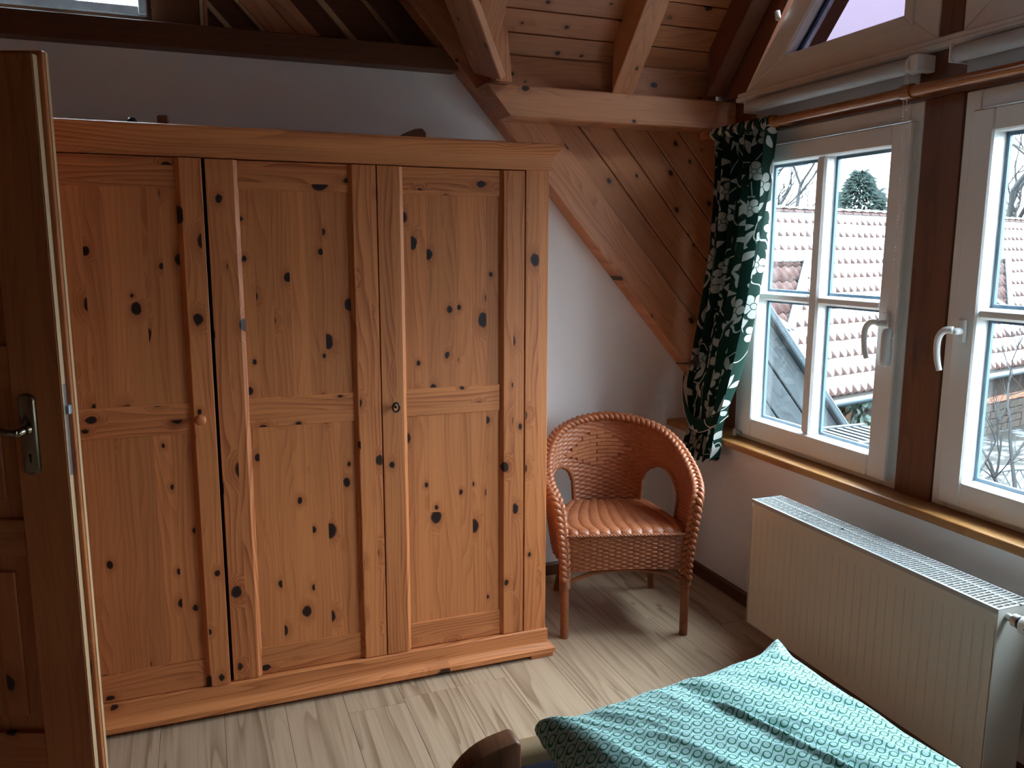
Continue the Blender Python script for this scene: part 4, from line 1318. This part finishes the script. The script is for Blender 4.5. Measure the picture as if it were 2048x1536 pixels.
m.build('cloth', M['curtain'], cu, smooth=True, fixn=False, wc=wcs)
# gathered heading round the rod with a small ruffle on top
rows = []; wcs = []
for j in range(13):
    a = math.pi * 2 * j / 12
    row = []
    for i in range(NC + 1):
        u = i / NC
        ph = 2 * math.pi * (14 * u + 0.3 * math.sin(9 * u))
        rr = 0.0225 + 0.0035 * math.sin(ph + a)
        row.append((2.074 + rr * math.sin(a), lerp(2.660, 3.045, u), 1.982 + rr * math.cos(a)))
        wcs.append((u * 1.05, 2.0 + 0.02 * a, 0.0))
    rows.append(row)
m = MB(); m.grid(rows)
m.build('heading', M['curtain'], cu, smooth=True, fixn=False, wc=wcs)
# tie band: from the wall hook down round the front of the cloth
band = spline([(2.10, 3.225, 0.960), (2.040, 3.150, 0.925), (2.000, 3.085, 0.850), (1.985, 3.020, 0.785), (1.985, 2.960, 0.752), (1.995, 2.905, 0.760), (2.030, 2.855, 0.800), (2.075, 2.850, 0.830)], 8)
rows = []; wcs = []
for k, p in enumerate(band):
    t = k / (len(band) - 1)
    hw = 0.030 - 0.010 * abs(t - 0.5)
    rows.append([(p.x - 0.004 * math.cos((q - 2) * 0.8), p.y, p.z + hw * (q - 2) / 2) for q in range(5)])
    for q in range(5): wcs.append((t * 0.35 + 3.0, hw * (q - 2) / 2 + 5.0, 0.0))
m = MB(); m.grid(rows)
m.build('tie_band', M['curtain'], cu, smooth=True, fixn=False, wc=wcs)
m = MB(); m.tube([Vector(r[0]) + Vector((-0.002, 0, 0)) for r in rows], 0.0016, 6)
m.build('tie_piping', plain('cream_piping', (0.70, 0.70, 0.66), 0.7), cu, grain=None, smooth=True)
hk = root('tie_back_hook', (2.1, 3.19, 0.96), 'dark spiral tie-back hook beside the curtain above the sill', 'hook')
m = MB()
sp_ = [(1.990, 2.982 + (0.004 + 0.0045 * t / 6.28) * math.cos(t) * 1.0, 1.022 + (0.004 + 0.0045 * t / 6.28) * math.sin(t) * 1.2) for t in [i * 0.25 for i in range(int(4.6 * 6.28 / 0.25))]]
m.tube(sp_, 0.0022, 6)
m.build('spiral', M['iron'], hk, grain=None, smooth=True)
m = MB(); m.tube([(1.990, 3.004, 1.015), (2.000, 3.10, 1.000), (2.05, 3.20, 0.985), (2.06, 3.246, 0.980)], 0.004, 8)
m.build('stem', M['iron'], hk, grain=None, smooth=True)

# ================================================================== BED
def bedding_mat():
    g = G('aqua_ring_print_cotton')
    u, v, w = g.wc()
    PU, PV = 0.0270, 0.0190
    row = g.math('FLOOR', g.math('DIVIDE', v, PV))
    par = g.math('MODULO', g.math('ABSOLUTE', row), 2.0)
    us = g.math('DIVIDE', g.add(u, g.mul(par, PU / 2)), PU)
    du = g.mul(g.sub(g.math('FRACT', us), 0.5), PU)
    dv = g.mul(g.sub(g.math('FRACT', g.math('DIVIDE', v, PV)), 0.5), PV)
    r = g.math('SQRT', g.add(g.mul(du, du), g.mul(g.mul(dv, dv), 1.1)))
    r2 = g.math('SQRT', g.add(g.mul(g.sub(du, 0.0008), g.sub(du, 0.0008)), g.mul(g.sub(dv, 0.0004), g.sub(dv, 0.0004))))
    ringm = g.mul(g.ramp(r, 0.0088, 0.0094, 1.0, 0.0), g.ramp(r2, 0.0060, 0.0066))
    # line from ring to ring through the row, and the wavy line half way to the next row
    l1 = g.ramp(g.math('ABSOLUTE', g.sub(dv, g.mul(g.math('SINE', g.mul(du, 2 * math.pi / PU)), -0.0042))), 0.0011, 0.0017, 1.0, 0.0)
    l1 = g.mul(l1, g.ramp(r, 0.0086, 0.0090))
    pat = g.math('MAXIMUM', ringm, g.mul(l1, 0.92))
    weave = g.noise(g.vec(g.mul(u, 1200.0), g.mul(v, 1200.0)), 1.0, 1.0)
    tone = g.noise(g.vec(g.mul(u, 3.0), g.mul(v, 3.0)), 1.0, 1.0)
    base = g.mix(tone, (0.46, 0.735, 0.725), (0.50, 0.775, 0.765))
    colr = g.mix(pat, base, (0.010, 0.185, 0.105))
    return g.done(g.bsdf(colr, 0.85, 0.15, weave, 0.0004, sheen=0.2))
M['bedding'] = bedding_mat()
du_ = root('duvet', (0.96, 1.0, 0.40), 'aqua duvet printed with green rings lying on the bed', 'duvet')
ND_, MD_ = 150, 220
def duvet_top(u, t):
    """u 0..1 left to right, t 0..1 far to near; returns point and cloth coordinates"""
    xl = interp([(0, 0.612), (0.25, 0.632), (1, 0.640)], t); xr = interp([(0, 1.300), (0.08, 1.305), (0.3, 1.312), (0.6, 1.312), (1, 1.31)], t)
    yl = 1.440 - 1.05 * t; yr = 1.545 - 1.15 * t
    yf = lerp(yl, yr, u) + 0.018 * math.sin(math.pi * u) * (1 - t) * -1.0
    x = lerp(xl, xr, u)
    eu = min(u, 1 - u) * 0.67; et = t * 1.1
    e = min(eu, et)
    z = 0.515 + 0.048 * (1 - math.exp(-e / 0.045))
    # big soft swells
    z += 0.010 * noise.noise(Vector((u * 2.2, t * 3.0, 1.3)))
    # creases running obliquely, stronger at the far right
    d1 = (u * 0.67) * 0.83 + (t * 1.1) * -0.56
    wr_ = 0.0
    for k, (sc, am) in enumerate(((5.0, 0.0075), (11.0, 0.0055), (22.0, 0.0034))):
        p = Vector((u * 0.67 * 0.5 + t * 1.1 * 0.45, u * 0.67 * 1.0 - t * 1.1 * 0.55, 0.7 * k)) * sc
        n_ = noise.noise(Vector((p.x * 0.6 + 0.5 * math.sin(p.y), p.y * 1.2, p.z)))
        wr_ += am * (1 - abs(n_) * 2.0)
    z += wr_ * min(1.0, e / 0.05)
    # one long sharp crease from the far middle towards the near right
    uc = 0.40 + 0.62 * (t - 0.05) + 0.018 * math.sin(9 * t)
    dd = (u - uc) * 0.67
    if t > 0.03:
        z += 0.013 * math.exp(-(dd / 0.009) ** 2) * min(1, (t - 0.03) / 0.15) * min(1, e / 0.03)
        z -= 0.006 * math.exp(-((dd - 0.024) / 0.016) ** 2) * min(1, (t - 0.03) / 0.15)
    # lifted corners
    z += 0.030 * math.exp(-(((1 - u) * 0.67 / 0.05) ** 2 + (t * 1.1 / 0.05) ** 2))
    z += 0.015 * math.exp(-((u * 0.67 / 0.05) ** 2 + (t * 1.1 / 0.05) ** 2))
    return Vector((x, yf, z))
rows = []; wcs = []
# underside margin, then the top, so the edge turns under
for j in range(-6, MD_ + 1):
    t = max(0, j) / MD_
    row = []
    for i in range(-6, ND_ + 7):
        u = min(1.0, max(0.0, i / ND_))
        p = duvet_top(u, t)
        iu_ = (-i if i < 0 else (i - ND_ if i > ND_ else 0)); it = -j if j < 0 else 0
        if iu_ or it:
            k = max(iu_, it) / 6
            cx_, cy_ = 0.95, 0.9
            p.z -= 0.045 * math.sin(k * math.pi / 2)
            bul = 0.012 * math.sin(k * math.pi) - 0.03 * k * k
            p.x += bul * (1 if u > 0.5 else -1) * (1 if iu_ else 0)
            p.y += bul * (1 if it else 0)
        row.append(p); wcs.append((u * 0.67 + (i if i < 0 else max(0, i - ND_)) * 0.008, -t * 1.1 - (j if j < 0 else 0) * 0.008 + 4.0, 0.0))
    rows.append(row)
m = MB(); m.grid(rows)
m.build('cover', M['bedding'], du_, smooth=True, fixn=False, wc=wcs)
m = MB(); m.box(0.66, 1.23, 0.38, 1.42, 0.388, 0.50)
m.build('filling', M['mattress'], du_, grain=None, bevel=0.02, seg=3)

bed = root('bed', (1.0, 0.8, 0.0), 'low bed with dark wooden corner post and dark sheet', 'bed')
m = MB(); m.box(0.578, 1.25, -0.45, 1.53, 0.23, 0.385)
m.build('mattress', M['mattress'], bed, grain=None, bevel=0.03, seg=3)
# corner post with rounded top
arc = [(0.445, 0.0), (0.445, 0.30)] + [(0.595 - 0.150 * math.cos(a), 0.30 + 0.125 * math.sin(a)) for a in [math.pi / 2 * k / 10 for k in range(1, 10)]] + [(0.600, 0.428), (0.612, 0.420), (0.612, 0.0)]
m = MB(); m.prism(arc, 'y', 1.535, 1.595)
auto_smooth(m.build('corner_post', M['bedwood'], bed, grain='z', bevel=0.006, seg=2), 40)
m = MB(); m.prism([(1.548, 0.20), (1.60, 0.20), (1.60, 0.375)] + [(1.574 + 0.026 * math.cos(a), 0.375 + 0.026 * math.sin(a)) for a in [math.pi * k / 8 for k in range(1, 8)]] + [(1.548, 0.375)], 'x', 0.612, 1.22)
auto_smooth(m.build('foot_rail', M['bedrail'], bed, grain='x'), 40)
m = MB(); m.box(0.530, 0.576, -0.45, 1.535, 0.12, 0.33)
m.build('side_rail', M['bedwood'], bed, grain='y', bevel=0.006)
m = MB(); m.box(1.20, 1.24, -0.45, 1.53, 0.10, 0.228)
m.build('side_rail', M['bedwood'], bed, grain='y', bevel=0.006)
for lx, ly in ((1.18, 1.53), (0.56, -0.45), (1.18, -0.45)):
    m = MB(); m.box(lx, lx + 0.05, ly, ly + 0.06, 0.0, 0.20 if ly > 0 else 0.118)
    m.build('leg', M['bedwood'], bed, bevel=0.004)

# ================================================================== OUTSIDE
M['snow'] = plain('snow', (0.27, 0.28, 0.29), 0.85, 0.2, var=0.06, vscale=3.0, bump=0.01, bscale=25.0)
def tile_mat():
    g = G('red_clay_tile')
    co = g.geo(); oi = g.n('ShaderNodeObjectInfo')
    n = g.noise(co, 9.0, 3.0); n2 = g.noise(co, 40.0, 2.0)
    c = g.mix(n, (0.046, 0.018, 0.014), (0.030, 0.0135, 0.0115))
    c = g.mix(g.ramp(n2, 0.55, 0.70), c, (0.050, 0.038, 0.033))
    c = g.mix(g.mul(oi.outputs['Random'], 0.35), c, (0.018, 0.010, 0.009))
    return g.done(g.bsdf(c, 0.8, 0.2))
M['tile'] = tile_mat()
M['zinc'] = plain('zinc_sheet', (0.022, 0.033, 0.040), 0.45, 0.5, metallic=0.2, var=0.2, vscale=12.0)
def brick_mat():
    g = G('brown_rendered_wall')
    co = g.geo()
    n = g.noise(co, 2.5, 4.0); n2 = g.noise(co, 14.0, 3.0)
    c = g.mix(n, (0.016, 0.0115, 0.0095), (0.022, 0.0165, 0.0135))
    c = g.mix(g.mul(n2, 0.6), c, (0.011, 0.008, 0.007))
    return g.done(g.bsdf(c, 0.9, 0.1))
M['old_wall'] = brick_mat()
M['leaf'] = plain('ivy_leaf', (0.010, 0.024, 0.017), 0.6, 0.3, var=0.7, vscale=4.0)
M['needle'] = plain('dark_conifer', (0.007, 0.014, 0.0115), 0.8, 0.2, var=0.7, vscale=3.0)
M['bark'] = plain('bare_bark', (0.014, 0.0145, 0.0145), 0.9, 0.1, var=0.4, vscale=8.0)
M['twig'] = plain('frosted_twig', (0.014, 0.0142, 0.0142), 0.9, 0.1, var=0.4, vscale=8.0)
M['stone'] = plain('pale_sandstone', (0.026, 0.021, 0.017), 0.9, 0.1, var=0.4, vscale=6.0)

GZ = -2.9
m = MB(); m.box(2.4, 60, -25, 60, GZ - 0.3, GZ)
def ground_mat():
    g = G('patchy_snow_ground')
    n = g.noise(g.geo(), 0.9, 4.0); n2 = g.noise(g.geo(), 5.0, 3.0)
    c = g.mix(g.ramp(g.add(n, g.mul(g.sub(n2, 0.5), 0.5)), 0.44, 0.58), (0.013, 0.012, 0.010), (0.055, 0.058, 0.060))
    return g.done(g.bsdf(c, 0.9, 0.1))
m.build('snowy_ground', ground_mat(), grain=None, kind='structure', label='snow covered garden ground far below the windows')

# own house: weathered boards of the roof verge seen through the left window
vr = root('verge_boarding', (2.9, 3.42, 0.0), 'grey weathered slanting boards of the roof verge outside the left window', 'boarding')
S_ = 1.18
for k in range(6):
    hi, lo = 1.155 - 0.205 * k, 1.155 - 0.205 * (k + 1) + 0.012
    poly = [(2.42, -1.5), (4.4, -1.5), (4.4, 2.0), (2.42, 2.0)]
    poly = clip(poly, S_, 1, hi + S_ * 2.686 + 0.0); poly = clip(poly, -S_, -1, -(lo + S_ * 2.686))
    b = MB(); b.prism(poly, 'y', 3.40 + 0.004 * (k % 2), 3.43)
    dv = Vector((1, 0, -S_)).normalized(); nv = Vector((S_, 0, 1)).normalized()
    b.build('board', M['grey_board'], vr, frame=(nv, dv, (0, 1, 0)), bevel=0.004)
nv = Vector((S_, 0, 1)).normalized(); dv = Vector((1, 0, -S_)).normalized()
b = MB(); b.obox(Vector((2.42, 3.36, 1.16 + S_ * 0.266)), dv, (0, 1, 0), nv, 2.6, 0.10, 0.035)
b.build('flashing', M['zinc'], vr, grain=None, bevel=0.006)
b = MB(); b.prism(clip([(2.42, -1.5), (4.4, -1.5), (4.4, 2.0), (2.42, 2.0)], S_, 1, 1.14 + S_ * 2.686), 'y', 3.432, 3.47)
b.build('backing', M['dark_void'], vr, grain=None)
# violet dark eaves board above the triangular window
b = MB()
for sgn in (1, -1):
    Yf = lambda y: RIDGE_Y + sgn * (y - RIDGE_Y)
    pts = [(Yf(3.30), 2.09), (Yf(RIDGE_Y), 2.09 + (3.30 - RIDGE_Y) * DS), (Yf(RIDGE_Y), 2.29 + (3.30 - RIDGE_Y) * DS), (Yf(3.30), 2.29)]
    b = MB(); b.prism(pts, 'x', 2.40, 2.62)
    b.build('eaves_board', M['darkbeam'], grain='y', bevel=0.004, label='dark eaves board outside the triangular window, %s' % ('far side' if sgn > 0 else 'near side'), cat='eaves')

# neighbour's roof
E1 = Vector((0.970, 0.242, 0)); E2 = Vector((-0.242, 0.970, 0))
D1, Z1, D2, Z2 = 9.0, -1.24, 12.0, 2.36
up_v = (E2 * (D2 - D1) + Vector((0, 0, Z2 - Z1))); SL = up_v.length; up_v.normalize()
nr_v = E1.cross(up_v).normalized()
if nr_v.z < 0: nr_v = -nr_v
def rp(s, t, h=0.0):
    """point on the neighbour's roof: s along the eaves, t up the slope from the eaves, h above it"""
    return E1 * s + E2 * D1 + Vector((0, 0, Z1)) + up_v * t + nr_v * h
nb = root('neighbour_house', E1 * 19 + E2 * 10.5 + Vector((0, 0, GZ)), 'snowy house with red pantile roof across the garden', 'house')
S0, S1 = 8.5, 33.0
m = MB()
lo = [rp(S0, -0.05, -0.12), rp(S1, -0.05, -0.12), rp(S1, SL, -0.12), rp(S0, SL, -0.12)]
m.hexa(lo + [p + nr_v * 0.06 for p in lo])
rbase = m.build('roof', M['dark_void'], nb, grain=None)
NROWS = 12; RL = SL / NROWS; TW = 0.25
# one pantile, mesh shared
def tile_shape(x):   # S profile over one tile width
    a = x / TW
    return 0.060 * (math.exp(-((a - 0.66) / 0.22) ** 2)) - 0.012 * math.sin(math.pi * min(1, a / 0.5))
tv = []; tf = []
nx_ = 8
for j, (t, h) in enumerate(((0.0, 0.022), (RL * 1.06, -0.012))):
    for i in range(nx_ + 1):
        x = TW * 1.04 * i / nx_
        tv.append(E1 * x + up_v * t + nr_v * (tile_shape(x) + h))
for i in range(nx_): tf.append((i, i + 1, nx_ + 2 + i, nx_ + 1 + i))
n0 = len(tv)
for i in range(nx_ + 1):
    tv.append(tv[i] - nr_v * 0.022)
for i in range(nx_): tf.append((i + 1, i, n0 + i, n0 + i + 1))
tme = bpy.data.meshes.new('pantile'); tme.from_pydata(tv, [], tf); tme.materials.append(M['tile'])
tme.polygons.foreach_set('use_smooth', [True] * len(tme.polygons))
rest = MB(); nt = 0
ncol = int((S1 - S0) / TW)
for r_ in range(NROWS):
    for c in range(ncol):
        s = S0 + c * TW
        p = rp(s, r_ * RL)
        if 13.5 <= s <= 19.5 and nt < 295:
            o = bpy.data.objects.new('pantile', tme); COL.objects.link(o)
            o.parent = rbase; o.location = p - world_off(rbase); nt += 1
        else:
            rest.add([p + q for q in tv], tf)
rest.build('pantiles', M['tile'], rbase, grain=None, kind='stuff', fixn=False, smooth=True)
# snow: fills the courses, tile noses stay bare
def bare(s, t):
    """1 where the small cross roofs keep the tiles free of snow"""
    for sc in (13.55, 22.6):
        tt = SL * 0.70 - t
        if 0 < tt < SL * 0.36 and abs(s - sc) < 1.95 * (1 - tt / (SL * 0.36)) + 0.05: return 1.0
    return 0.0
sv = MB()
NSs = int((S1 - S0) / 0.0625)
for r_ in range(NROWS):
    rows = []
    for q in range(7):
        f = q / 6
        t = r_ * RL + RL * (0.10 + 0.88 * f)
        row = []
        for i in range(NSs + 1):
            s = S0 + 0.0625 * i
            a = (s - S0) % TW
            nz_ = noise.noise(Vector((s * 1.7, t * 1.7, 0.0))); nz2 = noise.noise(Vector((s * 6.0, t * 6.0, 5.0)))
            tileh = tile_shape(a) + lerp(0.022, -0.012, f)
            cover = interp([(0, 0.018), (0.2, 0.050), (0.5, 0.072), (1.0, 0.078)], f) + 0.012 * nz2 + 0.016 * nz_
            low_rows = 1.0 if r_ < 5 else 0.0
            cover -= low_rows * max(0.0, nz_ - 0.10) * 0.09
            h = cover if cover > tileh * 0.0 else cover
            if q == 0: h = tileh * 0.6
            if bare(s, t): h = -0.05
            row.append(rp(s, t, h))
        rows.append(row)
    sv.grid(rows)
sv.build('roof_snow', M['snow'], nb, grain=None, kind='stuff', smooth=True, fixn=False)
# ridge tiles
m0 = MB(); ring = []
for k in range(7):
    a = math.pi * k / 6
    ring.append(E2 * (0.13 * math.cos(a)) + Vector((0, 0, 0.10 * math.sin(a) - 0.02)))
rv = [p for p in ring] + [p * 0.88 + E1 * 0.40 for p in ring]
rf = [(k, k + 1, 8 + k, 7 + k) for k in range(6)]
rme = bpy.data.meshes.new('ridge_tile'); rme.from_pydata(rv, [], rf); rme.materials.append(M['tile'])
s = S0
while s < S1:
    o = bpy.data.objects.new('ridge_tile', rme); COL.objects.link(o)
    o.parent = rbase; o.location = rp(s, SL, 0.03) - world_off(rbase); s += 0.38
m = MB()
rows = []
for k in range(7):
    a = math.pi * k / 6
    rows.append([rp(S0 + 0.19 * i, SL, 0.03) + E2 * (0.135 * math.cos(a)) + Vector((0, 0, 0.105 * math.sin(a) + 0.012 + 0.014 * math.sin(2 * math.pi * (0.19 * i) / 0.38 + 1.0))) for i in range(int((S1 - S0) / 0.19))])
m.grid(rows[2:6])
m.build('ridge_snow', M['snow'], nb, grain=None, kind='stuff', smooth=True, fixn=False)
# small cross roofs: zinc valleys and a ridge at their top, no snow
for sc in (13.55, 22.6):
    t0, t1 = SL * 0.34, SL * 0.70
    for sd in (-1, 1):
        a = rp(sc, t0 - 0.05, 0.07); b_ = rp(sc + sd * 2.0, t1, 0.07)
        d = (b_ - a).normalized(); side = d.cross(nr_v).normalized()
        m = MB(); m.obox(a - side * 0.09, d, side, nr_v, (b_ - a).length, 0.18, 0.03)
        m.build('valley_flashing', M['zinc'], nb, grain=None)
    m = MB(); m.tube([rp(sc - 2.1, t1 + 0.03, 0.05), rp(sc + 2.1, t1 + 0.03, 0.05)], 0.09, 10)
    m.build('cross_ridge', M['snow'], nb, grain=None, smooth=True)
# gutter, walls, timber band
m = MB(); m.tube([rp(S0, -0.14, -0.02), rp(S1, -0.14, -0.02)], 0.07, 12)
m.build('gutter', M['zinc'], nb, grain=None, smooth=True)
def nwall(s0, s1, d, z0, z1, name, mat, dep=0.3):
    m = MB(); m.obox(E1 * s0 + E2 * d + Vector((0, 0, z0)), E1, E2, (0, 0, 1), s1 - s0, dep, z1 - z0)
    return m.build(name, M[mat], nb, grain='x')
nwall(S0, S1, 9.35, GZ, Z1 + 0.35, 'wall', 'old_wall')
nwall(S0, S1, 9.31, -2.15, -2.0, 'timber_band', 'darkbeam', 0.05)
for s_ in (12.0, 14.6, 17.2, 19.8, 22.4, 25.0, 27.6):
    nwall(s_, s_ + 0.22, 9.31, GZ, Z1 + 0.3, 'timber_post', 'darkbeam', 0.05)
# sandstone blocks of the lower wall
bme = {}
def block(s, z, w, h):
    m = MB(); m.obox(E1 * s + E2 * (9.30 - random.uniform(0, 0.02)) + Vector((0, 0, z)), E1, E2, (0, 0, 1), w, 0.06, h)
    m.build('stone', M['stone'], nb, grain=None, bevel=0.008)
z = GZ
for r_ in range(4):
    s = 19.9 + random.uniform(0, 0.2); h = 0.18
    while s < 26.5:
        w = random.uniform(0.28, 0.5); block(s, z, w - 0.02, h - 0.02); s += w
    z += h

# ---- trees and shrubs
def px_dir(px, py):
    return _f + _r * ((px - 1024) / FPX) - _u * ((py - 768) / FPX)
def at(px, py, dist):
    d = px_dir(px, py); h = math.hypot(d.x, d.y)
    return CAM_POS + d * (dist / h)
def bare_tree(name, base, h, spread, seed, label, mat='bark', r0=0.10, depth=5, group=None, kids=(2, 3), tilt=0.5):
    rnd = random.Random(seed)
    t = root(name, base, label, 'tree' if h > 2.2 else 'shrub', group)
    m = MB()
    def grow(p, d, L, r, k):
        pts = [p]
        q = p.copy(); dd = d.copy()
        for i in range(4):
            dd = (dd + Vector((rnd.uniform(-1, 1), rnd.uniform(-1, 1), rnd.uniform(-0.4, 0.9))) * 0.16).normalized()
            q = q + dd * (L / 4); pts.append(q.copy())
        m.tube(pts, [lerp(r, r * 0.62, i / 4) for i in range(5)], 5 if k > 1 else 4, cap=False)
        if k == 0: return
        for c in range(rnd.randint(*kids)):
            ax = Vector((rnd.uniform(-1, 1), rnd.uniform(-1, 1), rnd.uniform(-0.3, 0.5))).normalized()
            nd = (dd + ax * spread * rnd.uniform(0.5, 1.1)).normalized()
            st = pts[rnd.randint(2, 4)]
            grow(st.copy(), nd, L * rnd.uniform(0.6, 0.85), r * 0.58, k - 1)
    grow(Vector(base), Vector((0, 0, 1)), h * 0.30, r0, depth)
    m.build('branches', M[mat], t, grain=None, fixn=False, smooth=True)
    return t
def conifer(name, base, h, w, seed, label):
    rnd = random.Random(seed)
    t = root(name, base, label, 'tree')
    m = MB(); m.tube([Vector(base), Vector(base) + Vector((0, 0, h * 0.9))], [0.16, 0.03], 6)
    m.build('trunk', M['bark'], t, grain=None)
    m = MB(); B = Vector(base)
    for i in range(5200):
        f = rnd.random() ** 0.8
        z = h * (0.08 + 0.92 * f)
        rr = w * (1 - f) ** 0.62 * (0.55 + 0.45 * math.sqrt(rnd.random())) * (0.85 + 0.25 * math.sin(f * 23 + 3 * rnd.random()))
        a = rnd.uniform(0, 2 * math.pi)
        p = B + Vector((rr * math.cos(a), rr * math.sin(a), z))
        d = Vector((math.cos(a), math.sin(a), rnd.uniform(-0.5, 0.5))).normalized()
        sd = d.cross(Vector((0, 0, 1))).normalized()
        L = rnd.uniform(0.16, 0.36); wd = 0.05
        m.add([p - sd * wd, p + sd * wd, p + d * L + Vector((0, 0, -0.05)), p + d * L * 0.5 + Vector((0, 0, 0.05))], [(0, 1, 2), (0, 3, 2), (1, 3, 2)])
    m.build('foliage', M['needle'], t, grain=None, fixn=False, kind='stuff')
def ground(px, py, dist):
    p = at(px, py, dist); p.z = GZ; return p
pc_ = at(1722, 345, 30.0)
conifer('conifer', (pc_.x, pc_.y, GZ), pc_.z - GZ, 2.2, 3, 'dark green conifer behind the neighbour\'s roof ridge')
pt = at(1580, 345, 38.0); bare_tree('bare_tree', (pt.x, pt.y, GZ), 15.0, 0.75, 11, 'bare winter tree behind the roof, left of the conifer', r0=0.48, depth=6)
pt = at(1555, 400, 27.0); bare_tree('bare_tree', (pt.x, pt.y, GZ), 12.0, 0.8, 19, 'greyish bare tree at the left end of the roof ridge', r0=0.40, depth=6)
pt = at(2040, 330, 42.0); bare_tree('bare_tree', (pt.x, pt.y, GZ), 15.0, 0.8, 5, 'grey bare tree seen in the right window', 'twig', r0=0.30, depth=6)
pt = at(2100, 330, 46.0); bare_tree('bare_tree', (pt.x, pt.y, GZ), 15.0, 0.8, 8, 'bare tree beyond the right edge of the right window', 'twig', r0=0.16, depth=6)
# shrub in front of the right window
pt = at(2046, 880, 12.0); bare_tree('bare_shrub', (pt.x, pt.y, GZ), 4.2, 0.95, 21, 'bare branching shrub in the garden below the right window', 'twig', r0=0.05, depth=6, kids=(2, 3))
# ivy on the house wall
iv = root('ivy_bush', ground(1690, 820, 9.6), 'green ivy bush under the gutter of the neighbour\'s house', 'bush')
m = MB(); rnd = random.Random(4)
for i in range(900):
    s = rnd.uniform(11.2, 15.2); z = rnd.uniform(GZ, -1.32)
    d = 9.24 - 0.55 * rnd.random() * (0.5 + 0.5 * math.sin(s * 3))
    p = E1 * s + E2 * d + Vector((0, 0, z))
    a = Vector((rnd.uniform(-1, 1), rnd.uniform(-1, 1), rnd.uniform(-1, 1))).normalized()
    nn = (-E2 + a * 0.9).normalized(); e = nn.cross(Vector((0, 0, 1))).normalized(); g_ = nn.cross(e)
    w_ = rnd.uniform(0.05, 0.11)
    m.add([p - e * w_, p + g_ * w_, p + e * w_, p - g_ * w_ * 1.2], [(0, 1, 2, 3)])
m.build('leaves', M['leaf'], iv, grain=None, fixn=False, kind='stuff')
# white lattice bench seen at the foot of the right window
def bench(base, ang, label, mat):
    t = root('garden_bench', base, label, 'bench', rotz=ang)
    m = MB(); m.tube([(0.75 * math.cos(math.pi * k / 20), 0, 0.55 + 0.42 * math.sin(math.pi * k / 20)) for k in range(21)], 0.03, 8)
    m.build('back_arch', mat, t, local=True, grain=None, smooth=True)
    for k in range(-5, 6):
        for sg in (-1, 1):
            x0 = k * 0.14; x1 = x0 + sg * 0.28
            zt = lambda x: 0.55 + 0.42 * math.sqrt(max(0, 1 - (x / 0.75) ** 2))
            if abs(x1) < 0.72:
                m = MB(); m.tube([(x0, 0, 0.50), (x1, 0, zt(x1))], 0.012, 6); m.build('lattice_slat', mat, t, local=True, grain=None)
    m = MB(); m.box(-0.75, 0.75, -0.45, 0.02, 0.44, 0.48); m.build('seat', mat, t, local=True, grain=None, bevel=0.01)
    for x in (-0.7, 0.66):
        for y in (-0.43, -0.03):
            m = MB(); m.box(x, x + 0.05, y, y + 0.05, 0, 0.50); m.build('leg', mat, t, local=True, grain=None)
pb_ = at(2038, 950, 15.0)
bench((pb_.x, pb_.y, GZ), math.radians(-20), 'white lattice garden bench with arched back, seen through the right window', plain('grey_white_bench', (0.030, 0.032, 0.033), 0.6))
# outdoor metal grid step below the left window
gt = root('metal_grating', at(1712, 882, 4.1), 'small blue-grey metal grating outside below the left window', 'grating')
c = at(1712, 882, 4.1)
for k in range(9):
    m = MB(); m.obox(c + Vector((-0.2 + 0.05 * k, -0.1, 0)), (1, 0, 0), (0, 1, 0), (0, 0, 1), 0.022, 0.30, 0.02); m.build('bar', M['zinc'], gt, grain=None)
for y in (-0.12, 0.19):
    m = MB(); m.obox(c + Vector((-0.22, y, 0)), (1, 0, 0), (0, 1, 0), (0, 0, 1), 0.46, 0.025, 0.025); m.build('edge_bar', M['zinc'], gt, grain=None)
m = MB(); m.obox(c + Vector((-0.15, 0.02, -(c.z - GZ))), (1, 0, 0), (0, 1, 0), (0, 0, 1), 0.08, 0.08, c.z - GZ); m.build('support', M['zinc'], gt, grain=None)
